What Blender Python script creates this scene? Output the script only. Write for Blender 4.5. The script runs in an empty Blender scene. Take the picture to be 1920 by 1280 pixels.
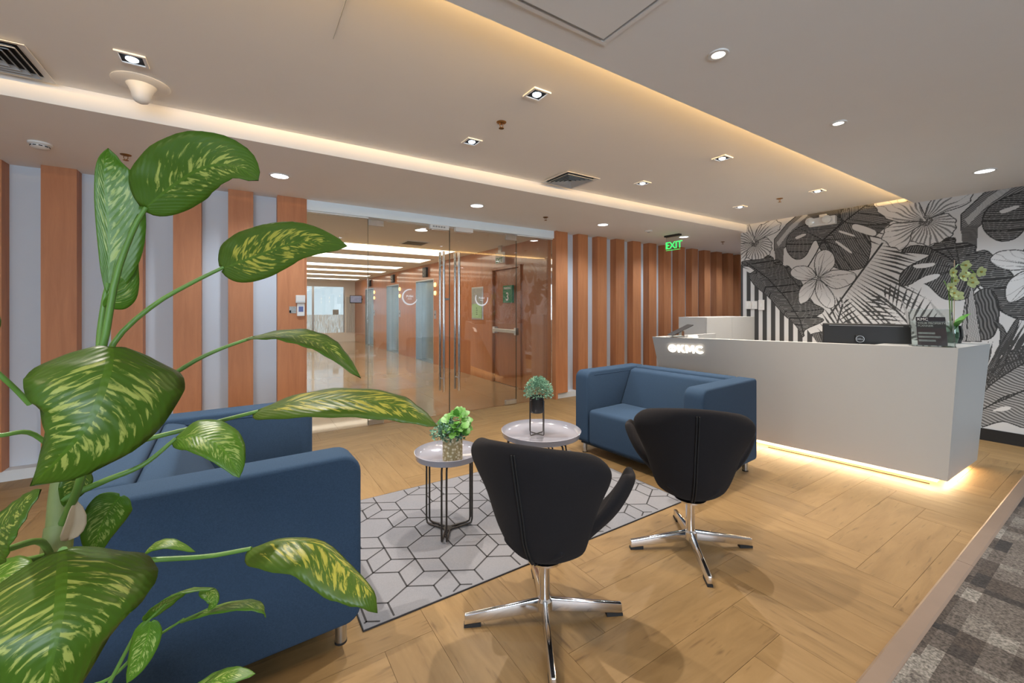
import bpy, bmesh, math, random
import numpy as np
from mathutils import Vector, Matrix
rnd = random.Random(7)
PI = math.pi
sc = bpy.context.scene
COL = sc.collection

# ---------------------------------------------------------------- camera, sky, exposure, big lights
cam = bpy.data.cameras.new('camera')
cam.sensor_width = 36.0
cam.lens = 36.0 * 782 / 1920
cam.shift_y = -62 / 1920
cam.clip_start = 0.02
cam_o = bpy.data.objects.new('camera', cam)
COL.objects.link(cam_o)
cam_o.location = (0, 0, 1.35)
cam_o.rotation_euler = (PI / 2, 0, -math.atan2(0.54247, 0.84007))
sc.camera = cam_o

sc.view_settings.view_transform = 'Standard'
sc.view_settings.look = 'None'
sc.view_settings.gamma = 1
sc.view_settings.use_curve_mapping = False
sc.view_settings.exposure = -0.02
sc.cycles.max_bounces = 9
sc.cycles.diffuse_bounces = 5
sc.cycles.glossy_bounces = 4
sc.cycles.transparent_max_bounces = 16
sc.cycles.sample_clamp_indirect = 6

wd = bpy.data.worlds.new('sky'); sc.world = wd; wd.use_nodes = True
wn = wd.node_tree.nodes; wl = wd.node_tree.links
bg = wn['Background']
tc = wn.new('ShaderNodeTexCoord'); sx = wn.new('ShaderNodeSeparateXYZ'); cr = wn.new('ShaderNodeValToRGB')
wl.new(tc.outputs['Generated'], sx.inputs[0]); wl.new(sx.outputs['Z'], cr.inputs[0]); wl.new(cr.outputs[0], bg.inputs[0])
cr.color_ramp.elements[0].position = 0.0; cr.color_ramp.elements[0].color = (0.72, 0.86, 0.97, 1)
cr.color_ramp.elements[1].position = 0.6; cr.color_ramp.elements[1].color = (0.35, 0.58, 0.92, 1)
bg.inputs[1].default_value = 1.25


def light(name, kind, loc, power, color, direction=(0, 0, -1), **kw):
    l = bpy.data.lights.new(name, kind)
    l.energy = power; l.color = color
    for k, v in kw.items(): setattr(l, k, v)
    o = bpy.data.objects.new(name, l); COL.objects.link(o)
    o.location = loc
    o.rotation_euler = Vector(direction).to_track_quat('-Z', 'Y').to_euler()
    return o

WARM = (1.0, 0.63, 0.25); WARM2 = (1.0, 0.80, 0.58); COOL = (0.78, 0.90, 1.0); DAY = (0.74, 0.87, 1.0); NEUT = (1.0, 0.92, 0.82)
# daylight through the office window behind the viewer
light('daylight', 'AREA', (-0.9, -3.33, 1.6), 175, DAY, (0.15, 1, -0.05), shape='RECTANGLE', size=3.6, size_y=1.4)
# warm strip hidden in the ceiling cove
light('cove_glow', 'AREA', (1.6, 1.27, 2.585), 190, WARM, (0, 1, 0.9), shape='RECTANGLE', size=9.4, size_y=0.028)
SQ = [(x, y) for x in (-0.47, 1.456, 3.383, 5.19) for y in (1.985, 2.815)]
for x, y in SQ:
    light('downlight_beam', 'SPOT', (x, y, 2.585), 150, NEUT, (0, 0, -1), spot_size=1.9, spot_blend=0.85, shadow_soft_size=0.016)
for x in (0.27, 2.2, 4.15, 5.95, 7.9):
    light('soffit_beam', 'SPOT', (x, 4.13, 2.48), 62, COOL, (0, 0, -1), spot_size=2.6, spot_blend=0.7, shadow_soft_size=0.06)
for x, y in ((1.877, 1.12), (3.222, 1.116), (5.412, 0.817), (3.3, -1.2), (0.4, -1.2), (5.4, -1.2), (-1.6, 0.6)):
    light('ceiling_beam', 'SPOT', (x, y, 2.525), 210 if x > 5 and y < 0 else 52, (1, 0.76, 0.48) if x < 4 else COOL, (0, 0, -1), spot_size=2.4, spot_blend=0.7, shadow_soft_size=0.02)  # the unseen one by the mural is boosted to brighten the desk end

# ---------------------------------------------------------------- materials
def mat(name, col=(0.8, 0.8, 0.8), rough=0.5, metal=0.0, var=0.0, vscale=8.0, bump=0.0, bscale=200.0, emit=None, estr=0.0, spec=0.5, coat=0.0, stretch=None):
    m = bpy.data.materials.new(name); m.use_nodes = True
    n = m.node_tree.nodes; l = m.node_tree.links
    b = n['Principled BSDF']
    b.inputs['Roughness'].default_value = rough
    b.inputs['Metallic'].default_value = metal
    b.inputs['Specular IOR Level'].default_value = spec
    b.inputs['Coat Weight'].default_value = coat
    t = n.new('ShaderNodeTexCoord'); mp = n.new('ShaderNodeMapping')
    l.new(t.outputs['Object'], mp.inputs[0])
    if stretch: mp.inputs['Scale'].default_value = stretch
    ns = n.new('ShaderNodeTexNoise'); ns.inputs['Scale'].default_value = vscale; ns.inputs['Detail'].default_value = 4
    l.new(mp.outputs[0], ns.inputs[0])
    mx = n.new('ShaderNodeMix'); mx.data_type = 'RGBA'
    mx.inputs[6].default_value = (*[c * (1 - var) for c in col], 1)
    mx.inputs[7].default_value = (*[min(1, c * (1 + var)) for c in col], 1)
    l.new(ns.outputs['Fac'], mx.inputs[0]); l.new(mx.outputs[2], b.inputs['Base Color'])
    if bump:
        nb = n.new('ShaderNodeTexNoise'); nb.inputs['Scale'].default_value = bscale
        l.new(mp.outputs[0], nb.inputs[0])
        bp = n.new('ShaderNodeBump'); bp.inputs['Strength'].default_value = bump; bp.inputs['Distance'].default_value = 0.002
        l.new(nb.outputs['Fac'], bp.inputs['Height']); l.new(bp.outputs[0], b.inputs['Normal'])
    if emit:
        b.inputs['Emission Color'].default_value = (*emit, 1); b.inputs['Emission Strength'].default_value = estr
    m['mix'] = 1
    return m

def nodes(m): return m.node_tree.nodes, m.node_tree.links, m.node_tree.nodes['Principled BSDF']

def wood_mat(name, c1, c2, rough, coat=0.0, stretch=(1.2, 14, 14), perobj=0.25, bscale=1.0, knots=False):
    m = bpy.data.materials.new(name); m.use_nodes = True
    n, l, b = nodes(m)
    t = n.new('ShaderNodeTexCoord'); oi = n.new('ShaderNodeObjectInfo')
    ad = n.new('ShaderNodeVectorMath'); ad.operation = 'MULTIPLY_ADD'
    l.new(oi.outputs['Random'], ad.inputs[0]); ad.inputs[1].default_value = (37, 53, 11); l.new(t.outputs['Object'], ad.inputs[2])
    mp = n.new('ShaderNodeMapping'); mp.inputs['Scale'].default_value = stretch; l.new(ad.outputs[0], mp.inputs[0])
    ns = n.new('ShaderNodeTexNoise'); ns.inputs['Scale'].default_value = 1.6; ns.inputs['Detail'].default_value = 8; ns.inputs['Roughness'].default_value = 0.62; ns.inputs['Distortion'].default_value = 0.6
    l.new(mp.outputs[0], ns.inputs[0])
    r = n.new('ShaderNodeValToRGB'); l.new(ns.outputs['Fac'], r.inputs[0])
    r.color_ramp.elements[0].position = 0.30; r.color_ramp.elements[0].color = (*c1, 1)
    r.color_ramp.elements[1].position = 0.68; r.color_ramp.elements[1].color = (*c2, 1)
    hs = n.new('ShaderNodeHueSaturation'); l.new(r.outputs[0], hs.inputs['Color'])
    mr = n.new('ShaderNodeMapRange'); l.new(oi.outputs['Random'], mr.inputs[0]); mr.inputs[3].default_value = 1 - perobj; mr.inputs[4].default_value = 1 + perobj * 0.6
    l.new(mr.outputs[0], hs.inputs['Value'])
    last = hs.outputs[0]
    if knots:
        mp2 = n.new('ShaderNodeMapping'); mp2.inputs['Scale'].default_value = (5, 42, 1); l.new(ad.outputs[0], mp2.inputs[0])
        n2 = n.new('ShaderNodeTexNoise'); n2.inputs['Scale'].default_value = 1.3; n2.inputs['Detail'].default_value = 2; l.new(mp2.outputs[0], n2.inputs[0])
        r2 = n.new('ShaderNodeValToRGB'); l.new(n2.outputs['Fac'], r2.inputs[0])
        r2.color_ramp.elements[0].position = 0.62; r2.color_ramp.elements[0].color = (0, 0, 0, 1)
        r2.color_ramp.elements[1].position = 0.78; r2.color_ramp.elements[1].color = (0.6, 0.6, 0.6, 1)
        mx = n.new('ShaderNodeMix'); mx.data_type = 'RGBA'; l.new(r2.outputs[0], mx.inputs[0]); l.new(last, mx.inputs[6])
        mx.inputs[7].default_value = (c1[0] * 0.35, c1[1] * 0.3, c1[2] * 0.3, 1); last = mx.outputs[2]
    l.new(last, b.inputs['Base Color'])
    b.inputs['Specular IOR Level'].default_value = 0.32 if knots else 0.5
    b.inputs['Roughness'].default_value = rough; b.inputs['Coat Weight'].default_value = coat; b.inputs['Coat Roughness'].default_value = 0.08
    return m

M = {}
M['ceil'] = mat('ceiling_paint', (0.86, 0.835, 0.81), 0.9, var=0.02, vscale=3)
M['white'] = mat('white_paint', (0.62, 0.64, 0.66), 0.75, var=0.02)
M['niche'] = mat('niche_cool_cast', (0.60, 0.65, 0.72), 0.8, var=0.02)  # white wall; blue cast of the cool downlights put into its colour
M['lenswhite'] = mat('frosted_lens', (0.72, 0.72, 0.68), 0.15, coat=0.6)
M['header'] = mat('header_cool_cast', (0.80, 0.89, 0.95), 0.7, var=0.02)  # white header; cool soffit light put in as a lighter, bluer colour
M['offwhite'] = mat('off_white_plastic', (0.75, 0.73, 0.70), 0.45, var=0.02)
M['slat'] = wood_mat('orange_wood_veneer', (0.43, 0.160, 0.062), (0.55, 0.222, 0.092), 0.55, 0.0, stretch=(9, 9, 0.9), perobj=0.08)
M['lobby_wood'] = wood_mat('glossy_wood_panel', (0.40, 0.125, 0.030), (0.52, 0.18, 0.048), 0.28, 0.6, stretch=(5, 5, 0.6), perobj=0.05)
M['door_wood'] = wood_mat('door_wood', (0.33, 0.105, 0.03), (0.42, 0.145, 0.042), 0.35, 0.3, stretch=(6, 6, 0.8), perobj=0.05)
M['plank'] = wood_mat('light_oak_plank', (0.195, 0.116, 0.046), (0.268, 0.168, 0.072), 0.50, 0.0, stretch=(1.5, 9, 9), perobj=0.10, knots=True)
M['sub'] = mat('subfloor_dark', (0.10, 0.065, 0.04), 0.9)
M['tile'] = mat('polished_beige_tile', (0.47, 0.35, 0.21), 0.10, var=0.06, vscale=2.5, coat=0.3)
M['desk'] = mat('white_laminate', (0.42, 0.415, 0.405), 0.45, var=0.01)
M['black'] = mat('black_plastic', (0.015, 0.015, 0.016), 0.4, var=0.1)
M['baseb'] = mat('black_baseboard', (0.012, 0.012, 0.013), 0.5)
M['chrome'] = mat('chrome', (0.82, 0.82, 0.84), 0.12, 1.0)
M['steel'] = mat('brushed_steel', (0.60, 0.61, 0.62), 0.28, 1.0, var=0.1, vscale=30, stretch=(1, 1, 0.05))
M['elev'] = mat('elevator_steel', (0.40, 0.48, 0.51), 0.27, 1.0, var=0.15, vscale=3, stretch=(1, 8, 0.4))
M['rubber'] = mat('rubber_pad', (0.01, 0.01, 0.011), 0.7)
M['wire'] = mat('dark_bronze_wire', (0.028, 0.022, 0.018), 0.4, 0.3)
M['tabletop'] = mat('grey_enamel_tray', (0.25, 0.25, 0.29), 0.12, coat=0.5, var=0.02)
M['sofa'] = mat('blue_sofa_fabric', (0.033, 0.058, 0.100), 0.95, var=0.25, vscale=260, bump=0.5, bscale=700, spec=0.03)
M['sofa_base'] = mat('sofa_under', (0.02, 0.025, 0.03), 0.9)
M['chair'] = mat('charcoal_felt', (0.017, 0.0155, 0.017), 0.95, var=0.25, vscale=350, bump=0.5, bscale=900, spec=0.12)
M['seam'] = mat('chair_seam', (0.008, 0.008, 0.009), 0.8)
for k in ('sofa', 'chair'):
    M[k].node_tree.nodes['Principled BSDF'].inputs['Sheen Weight'].default_value = 0.02
M['rug'] = mat('woven_rug', (0.180, 0.180, 0.196), 0.95, var=0.16, vscale=180, bump=0.6, bscale=500)
M['rugline'] = mat('woven_rug_lines', (0.03, 0.028, 0.03), 0.95)
M['planter'] = mat('black_planter', (0.012, 0.012, 0.013), 0.35)
M['soil'] = mat('potting_soil', (0.03, 0.018, 0.01), 0.95, var=0.5, vscale=60)
M['stem'] = mat('plant_stem', (0.10, 0.21, 0.035), 0.45, var=0.3, vscale=20)
M['stem2'] = mat('plant_trunk', (0.22, 0.26, 0.09), 0.55, var=0.4, vscale=14)
M['sheath'] = mat('dry_leaf_sheath', (0.55, 0.43, 0.30), 0.8, var=0.15, vscale=30)
M['leaf1'] = mat('bright_leaf', (0.07, 0.22, 0.025), 0.45, var=0.5, vscale=40)
M['leaf2'] = mat('dusty_green_leaf', (0.16, 0.30, 0.20), 0.6, var=0.5, vscale=90)
M['leaf3'] = mat('dark_herb_leaf', (0.06, 0.16, 0.09), 0.55, var=0.6, vscale=90)
M['petal'] = mat('orchid_petal', (0.55, 0.62, 0.28), 0.5, var=0.2, vscale=30)
M['lip'] = mat('orchid_lip', (0.45, 0.33, 0.05), 0.5)
M['brass'] = mat('aged_brass', (0.30, 0.16, 0.06), 0.35, 0.9)
M['led'] = mat('warm_led', (1, 1, 1), 0.5, emit=(1.0, 0.74, 0.44), estr=150)
M['signled'] = mat('lit_letter', (1, 1, 1), 0.5, emit=(1.0, 0.87, 0.70), estr=2.6)
M['lamp'] = mat('downlight_lens', (1, 1, 1), 0.5, emit=(0.93, 0.96, 1.0), estr=9)
M['lampw'] = mat('warm_downlight_lens', (1, 1, 1), 0.5, emit=(1.0, 0.95, 0.86), estr=7)
M['lampb'] = mat('blue_led_lens', (1, 1, 1), 0.5, emit=(0.72, 0.85, 1.0), estr=6)
M['lobbystrip'] = mat('lobby_light_panel', (1, 1, 1), 0.5, emit=(1.0, 0.88, 0.70), estr=4.2)
M['green'] = mat('exit_green', (0.0, 0.3, 0.05), 0.5, emit=(0.05, 1.0, 0.15), estr=1.6)
M['lantern'] = mat('elevator_lantern_glow', (1, 0.8, 0.5), 0.5, emit=(1.0, 0.66, 0.25), estr=2.2)
M['signgreen'] = mat('green_sign', (0.0, 0.20, 0.055), 0.4)
M['signwhite'] = mat('sign_white', (0.80, 0.80, 0.78), 0.5)
M['notice'] = mat('notice_green', (0.36, 0.58, 0.30), 0.5)
M['printgrey'] = mat('print_grey', (0.35, 0.36, 0.35), 0.6, var=0.6, vscale=70)
M['screen'] = mat('lcd_picture', (0.2, 0.2, 0.25), 0.3, var=0.8, vscale=9, emit=(0.35, 0.4, 0.6), estr=0.35)
M['bluescr'] = mat('reader_keypad', (0.10, 0.13, 0.32), 0.4, var=0.3, vscale=120)
M['maroon'] = mat('leaflet_dark', (0.045, 0.012, 0.018), 0.4, var=0.3)
M['leafletblack'] = mat('leaflet_black', (0.012, 0.009, 0.014), 0.4)
M['grillegrey'] = mat('diffuser_blade', (0.42, 0.43, 0.44), 0.5)
M['dark'] = mat('dark_void', (0.012, 0.012, 0.012), 0.9)
M['trimcap'] = mat('floor_transition', (0.19, 0.135, 0.10), 0.5, var=0.1)

def speckle(name, c1, c2, scale):
    m = mat(name, c1, 0.6); n, l, b = nodes(m)
    v = n.new('ShaderNodeTexVoronoi'); v.inputs['Scale'].default_value = scale
    t = n.new('ShaderNodeTexCoord'); l.new(t.outputs['Object'], v.inputs[0])
    r = n.new('ShaderNodeValToRGB'); l.new(v.outputs['Distance'], r.inputs[0])
    r.color_ramp.elements[0].position = 0.30; r.color_ramp.elements[0].color = (*c2, 1)
    r.color_ramp.elements[1].position = 0.55; r.color_ramp.elements[1].color = (*c1, 1)
    l.new(r.outputs[0], b.inputs['Base Color'])
    return m
M['potpat'] = speckle('patterned_pot', (0.33, 0.26, 0.13), (0.66, 0.60, 0.44), 62)

def glass(name, tint, refl=1.0, rough=0.0):
    m = bpy.data.materials.new(name); m.use_nodes = True
    n = m.node_tree.nodes; l = m.node_tree.links
    n.remove(n['Principled BSDF'])
    tr = n.new('ShaderNodeBsdfTransparent'); tr.inputs[0].default_value = (*tint, 1)
    gl = n.new('ShaderNodeBsdfGlossy'); gl.inputs['Roughness'].default_value = rough
    fr = n.new('ShaderNodeFresnel'); fr.inputs[0].default_value = 1.5
    mu = n.new('ShaderNodeMath'); mu.operation = 'MULTIPLY'; mu.inputs[1].default_value = refl
    l.new(fr.outputs[0], mu.inputs[0])
    mx = n.new('ShaderNodeMixShader'); l.new(mu.outputs[0], mx.inputs[0]); l.new(tr.outputs[0], mx.inputs[1]); l.new(gl.outputs[0], mx.inputs[2])
    l.new(mx.outputs[0], n['Material Output'].inputs[0])
    return m
M['glass'] = glass('clear_glass', (0.955, 0.965, 0.955), 1.8)
M['acrylic'] = glass('clear_acrylic', (0.90, 0.93, 0.92), 1.6, 0.02)
M['vase'] = glass('green_glass', (0.74, 0.86, 0.80), 1.5, 0.02)
def film(name, col, a):
    m = bpy.data.materials.new(name); m.use_nodes = True
    n, l, b = nodes(m)
    b.inputs['Base Color'].default_value = (*col, 1); b.inputs['Roughness'].default_value = 0.6
    t = n.new('ShaderNodeTexCoord'); mp = n.new('ShaderNodeMapping'); mp.inputs['Scale'].default_value = (26, 1, 1.2); l.new(t.outputs['Object'], mp.inputs[0])
    ns = n.new('ShaderNodeTexNoise'); ns.inputs['Scale'].default_value = 3; ns.inputs['Detail'].default_value = 5; l.new(mp.outputs[0], ns.inputs[0])
    r = n.new('ShaderNodeValToRGB'); l.new(ns.outputs['Fac'], r.inputs[0])
    r.color_ramp.elements[0].position = 0.42; r.color_ramp.elements[0].color = (a * 0.2, ) * 3 + (1,)
    r.color_ramp.elements[1].position = 0.60; r.color_ramp.elements[1].color = (a, ) * 3 + (1,)
    l.new(r.outputs[0], b.inputs['Alpha'])
    return m
M['film'] = film('frosted_film', (0.85, 0.88, 0.88), 0.8)
M['edge'] = mat('glass_edge_green', (0.05, 0.075, 0.06), 0.3)
M['decal'] = mat('white_decal', (0.85, 0.83, 0.83), 0.6)

# carpet with woven rectangles
mc = mat('patchwork_carpet', (0.1, 0.1, 0.1), 0.98, bump=1.0, bscale=420); M['carpet'] = mc
n, l, b = nodes(mc)
t = n.new('ShaderNodeTexCoord')
def brick(scale, bw, rh, off, sq):
    k = n.new('ShaderNodeTexBrick'); k.inputs['Scale'].default_value = scale
    k.inputs['Brick Width'].default_value = bw; k.inputs['Row Height'].default_value = rh
    k.inputs['Mortar Size'].default_value = 0; k.offset = off; k.squash = sq; k.squash_frequency = 2; k.inputs['Bias'].default_value = 0.0
    k.inputs['Color1'].default_value = (0, 0, 0, 1); k.inputs['Color2'].default_value = (1, 1, 1, 1)
    l.new(t.outputs['Object'], k.inputs[0]); return k
k1 = brick(1, 0.30, 0.075, 0.37, 0.6); k2 = brick(1, 0.21, 0.25, 0.5, 1.4)
mm = n.new('ShaderNodeMath'); mm.operation = 'ADD'; l.new(k1.outputs[0], mm.inputs[0]); l.new(k2.outputs[0], mm.inputs[1])
hh = n.new('ShaderNodeMath'); hh.operation = 'MULTIPLY'; hh.inputs[1].default_value = 0.5; l.new(mm.outputs[0], hh.inputs[0])
rr = n.new('ShaderNodeValToRGB'); l.new(hh.outputs[0], rr.inputs[0])
es = rr.color_ramp.elements
es[0].position = 0.05; es[0].color = (0.016, 0.016, 0.018, 1); es[1].position = 0.95; es[1].color = (0.21, 0.20, 0.185, 1)
e = es.new(0.35); e.color = (0.050, 0.040, 0.035, 1); e = es.new(0.6); e.color = (0.10, 0.088, 0.08, 1)
sp = n.new('ShaderNodeTexNoise'); sp.inputs['Scale'].default_value = 110; sp.inputs['Detail'].default_value = 3; l.new(t.outputs['Object'], sp.inputs[0])
mr = n.new('ShaderNodeMapRange'); l.new(sp.outputs['Fac'], mr.inputs[0]); mr.inputs[1].default_value = 0.3; mr.inputs[2].default_value = 0.7; mr.inputs[3].default_value = 0.35; mr.inputs[4].default_value = 1.7
mu = n.new('ShaderNodeMix'); mu.data_type = 'RGBA'; mu.blend_type = 'MULTIPLY'; mu.inputs[0].default_value = 1
l.new(rr.outputs[0], mu.inputs[6]); l.new(mr.outputs[0], mu.inputs[7]); l.new(mu.outputs[2], b.inputs['Base Color'])

# variegated leaf: u across (0..1), v along
def leaf_mat(name, dark, light_c, amount):
    m = mat(name, dark, 0.38, spec=0.45); n, l, b = nodes(m)
    uv = n.new('ShaderNodeUVMap'); s = n.new('ShaderNodeSeparateXYZ'); l.new(uv.outputs[0], s.inputs[0])
    def mth(op, a, c=None, d=None):
        k = n.new('ShaderNodeMath'); k.operation = op
        for i, q in enumerate((a, c, d)):
            if q is None: continue
            if isinstance(q, (int, float)): k.inputs[i].default_value = q
            else: l.new(q, k.inputs[i])
        return k.outputs[0]
    au = mth('ABSOLUTE', mth('MULTIPLY_ADD', s.outputs[0], 2, -1))
    sd = mth('GREATER_THAN', s.outputs[0], 0.5)
    w = mth('MULTIPLY_ADD', au, -0.20, s.outputs[1])
    w = mth('MULTIPLY_ADD', mth('MULTIPLY', au, au), -0.10, w)
    oi = n.new('ShaderNodeObjectInfo')
    cb = n.new('ShaderNodeCombineXYZ'); l.new(mth('MULTIPLY', w, 30), cb.inputs[0]); l.new(mth('MULTIPLY', au, 3.2), cb.inputs[1])
    l.new(mth('MULTIPLY_ADD', sd, 7.3, mth('MULTIPLY', oi.outputs['Random'], 40)), cb.inputs[2])
    ns = n.new('ShaderNodeTexNoise'); ns.inputs['Scale'].default_value = 1.0; ns.inputs['Detail'].default_value = 5; ns.inputs['Roughness'].default_value = 0.55; ns.inputs['Distortion'].default_value = 0.5
    l.new(cb.outputs[0], ns.inputs[0])
    mask = mth('MULTIPLY', mth('SMOOTH_MAX', mth('SUBTRACT', 1.0, mth('POWER', mth('MULTIPLY', au, 1.25), 3)), 0.0, 0.1), mth('MINIMUM', mth('MULTIPLY', s.outputs[1], 6), mth('MULTIPLY', mth('SUBTRACT', 1.0, s.outputs[1]), 5)))
    mask = mth('MINIMUM', mask, 1.0)
    val = mth('MULTIPLY_ADD', mth('SUBTRACT', 1.0, mask), -0.30, ns.outputs['Fac'])
    r = n.new('ShaderNodeValToRGB'); l.new(val, r.inputs[0])
    e = r.color_ramp.elements
    e[0].position = 0.50 - amount; e[0].color = (*dark, 1); e[1].position = 0.585 - amount; e[1].color = (*light_c, 1)
    # midrib
    mid = mth('LESS_THAN', au, 0.045)
    mx = n.new('ShaderNodeMix'); mx.data_type = 'RGBA'; l.new(mid, mx.inputs[0]); l.new(r.outputs[0], mx.inputs[6]); mx.inputs[7].default_value = (dark[0] * 1.3, dark[1] * 1.25, dark[2] * 1.2, 1)
    l.new(mx.outputs[2], b.inputs['Base Color'])
    # lateral vein relief
    wv = mth('SINE', mth('MULTIPLY', w, 120))
    bp = n.new('ShaderNodeBump'); bp.inputs['Strength'].default_value = 0.12; bp.inputs['Distance'].default_value = 0.002
    l.new(wv, bp.inputs['Height']); l.new(bp.outputs[0], b.inputs['Normal'])
    tl = n.new('ShaderNodeBsdfTranslucent'); l.new(mx.outputs[2], tl.inputs[0])
    ms = n.new('ShaderNodeMixShader'); ms.inputs[0].default_value = 0.22
    l.new(b.outputs[0], ms.inputs[1]); l.new(tl.outputs[0], ms.inputs[2]); l.new(ms.outputs[0], n['Material Output'].inputs[0])
    return m
M['dief'] = leaf_mat('variegated_leaf', (0.060, 0.128, 0.008), (0.36, 0.40, 0.085), -0.015)
M['diefy'] = leaf_mat('yellowing_leaf', (0.075, 0.135, 0.012), (0.46, 0.42, 0.06), 0.02)
M['diefg'] = leaf_mat('young_leaf', (0.080, 0.185, 0.012), (0.33, 0.42, 0.11), 0.0)

# ---------------------------------------------------------------- mesh helpers
class B:
    def __init__(s): s.bm = bmesh.new()
    def box(s, c, d, bev=0.0, seg=2, rot=None):
        r = bmesh.ops.create_cube(s.bm, size=1.0)
        vs = r['verts']
        m = Matrix.Translation(Vector(c)) @ (rot.to_4x4() if rot else Matrix.Identity(4)) @ Matrix.Diagonal((*d, 1))
        bmesh.ops.transform(s.bm, matrix=m, verts=vs)
        if bev:
            es = list({e for v in vs for e in v.link_edges})
            bmesh.ops.bevel(s.bm, geom=es, offset=bev, segments=seg, profile=0.5, affect='EDGES')
        return s
    def bb(s, x0, x1, y0, y1, z0, z1, bev=0.0, seg=2):
        return s.box(((x0 + x1) / 2, (y0 + y1) / 2, (z0 + z1) / 2), (abs(x1 - x0), abs(y1 - y0), abs(z1 - z0)), bev, seg)
    def hexa(s, p):   # 8 corners: bottom 4 ccw, top 4 ccw
        v = [s.bm.verts.new(q) for q in p]
        for f in ((3, 2, 1, 0), (4, 5, 6, 7), (0, 1, 5, 4), (1, 2, 6, 5), (2, 3, 7, 6), (3, 0, 4, 7)):
            s.bm.faces.new([v[i] for i in f])
        return s
    def lathe(s, prof, n=24, c=(0, 0, 0), cap=True):
        rings = []
        for r, z in prof:
            rings.append([s.bm.verts.new((c[0] + r * math.cos(2 * PI * i / n), c[1] + r * math.sin(2 * PI * i / n), c[2] + z)) for i in range(n)])
        for a, b2 in zip(rings, rings[1:]):
            for i in range(n):
                s.bm.faces.new((a[i], a[(i + 1) % n], b2[(i + 1) % n], b2[i]))
        if cap:
            s.bm.faces.new(rings[0][::-1]); s.bm.faces.new(rings[-1])
        return s
    def tube(s, pts, r, n=8, r2=None, closed=False):
        pts = [Vector(p) for p in pts]; rings = []
        up = None; N = len(pts)
        for i, p in enumerate(pts):
            if closed: t = pts[(i + 1) % N] - pts[i - 1]
            else: t = pts[min(i + 1, N - 1)] - pts[max(i - 1, 0)]
            t.normalize()
            if up is None: up = t.orthogonal().normalized()
            up = (up - t * up.dot(t))
            if up.length < 1e-5: up = t.orthogonal()
            up.normalize(); sd = t.cross(up)
            rr = r if r2 is None else r + (r2 - r) * i / max(1, N - 1)
            rings.append([s.bm.verts.new(p + (up * math.cos(2 * PI * k / n) + sd * math.sin(2 * PI * k / n)) * rr) for k in range(n)])
        pr = list(zip(rings, rings[1:])) + ([(rings[-1], rings[0])] if closed else [])
        for a, b2 in pr:
            for k in range(n):
                s.bm.faces.new((a[k], a[(k + 1) % n], b2[(k + 1) % n], b2[k]))
        if not closed:
            s.bm.faces.new(rings[0][::-1]); s.bm.faces.new(rings[-1])
        return s
    def poly(s, pts):
        s.bm.faces.new([s.bm.verts.new(p) for p in pts]); return s
    def prism(s, pts, ex):   # planar polygon + extrusion vector
        a = [s.bm.verts.new(p) for p in pts]; b2 = [s.bm.verts.new(Vector(p) + Vector(ex)) for p in pts]
        s.bm.faces.new(a[::-1]); s.bm.faces.new(b2)
        for i in range(len(a)):
            j = (i + 1) % len(a); s.bm.faces.new((a[i], a[j], b2[j], b2[i]))
        return s
    def out(s, name, m, parent=None, smooth=None, loc=None, rot=None):
        bmesh.ops.recalc_face_normals(s.bm, faces=s.bm.faces)
        me = bpy.data.meshes.new(name); s.bm.to_mesh(me); s.bm.free()
        me.materials.append(m)
        if smooth is not None:
            for p in me.polygons: p.use_smooth = True
            if smooth > 0:
                try: me.set_sharp_from_angle(angle=math.radians(smooth))
                except Exception: pass
        o = bpy.data.objects.new(name, me); COL.objects.link(o)
        if parent: o.parent = parent
        if loc: o.location = loc
        if rot: o.rotation_euler = rot
        return o

def tag(o, label=None, cat=None, group=None, kind=None):
    if label: o['label'] = label
    if cat: o['category'] = cat
    if group: o['group'] = group
    if kind: o['kind'] = kind
    return o
def thing(name, label, cat, loc=(0, 0, 0), rz=0, group=None, rot=None):
    o = bpy.data.objects.new(name, None); COL.objects.link(o)
    o.empty_display_size = 0.1; o.location = loc; o.rotation_euler = rot or (0, 0, rz)
    return tag(o, label, cat, group)
def struct(o, label=None): return tag(o, label, None, None, 'structure')
def sroot(name, label, loc=(0, 0, 0)):
    o = bpy.data.objects.new(name, None); COL.objects.link(o); o.location = loc
    return struct(o, label)
def kids(o): return [c for c in o.children]
def dup(root, loc, rz=None, label=None):
    r = root.copy(); COL.objects.link(r); r.location = loc
    if rz is not None: r.rotation_euler = (0, 0, rz)
    if label: r['label'] = label
    for c in kids(root):
        k = c.copy(); COL.objects.link(k); k.parent = r
        for g in kids(c):
            h = g.copy(); COL.objects.link(h); h.parent = k
    return r
def box(name, m, x0, x1, y0, y1, z0, z1, parent=None, bev=0.0, seg=2):
    return B().bb(x0, x1, y0, y1, z0, z1, bev, seg).out(name, m, parent)
def text(name, body, size, ext, m, parent, loc, rot, align='LEFT', bold=0.0, space=1.0):
    cu = bpy.data.curves.new(name, 'FONT'); cu.body = body; cu.size = size; cu.extrude = ext; cu.offset = bold; cu.align_x = align; cu.space_character = space; cu.resolution_u = 3
    o = bpy.data.objects.new(name, cu); COL.objects.link(o)
    dg = bpy.context.evaluated_depsgraph_get()
    me = bpy.data.meshes.new_from_object(o.evaluated_get(dg))
    bpy.data.objects.remove(o)
    me.materials.clear(); me.materials.append(m)
    q = bpy.data.objects.new(name, me); COL.objects.link(q); q.parent = parent; q.location = loc; q.rotation_euler = rot
    return q
def facing(dx, dy):   # rotation that stands a text up, its face towards (dx, dy)
    return (PI / 2, 0, math.atan2(dx, -dy))

# ---------------------------------------------------------------- the room
XW = 6.4; S0 = 3.46        # mural wall plane and its left end (y = 3.46)
XL = -3.2; YF = -3.4       # left wall, wall behind the viewer
YB = 4.98                  # recessed back wall
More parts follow.
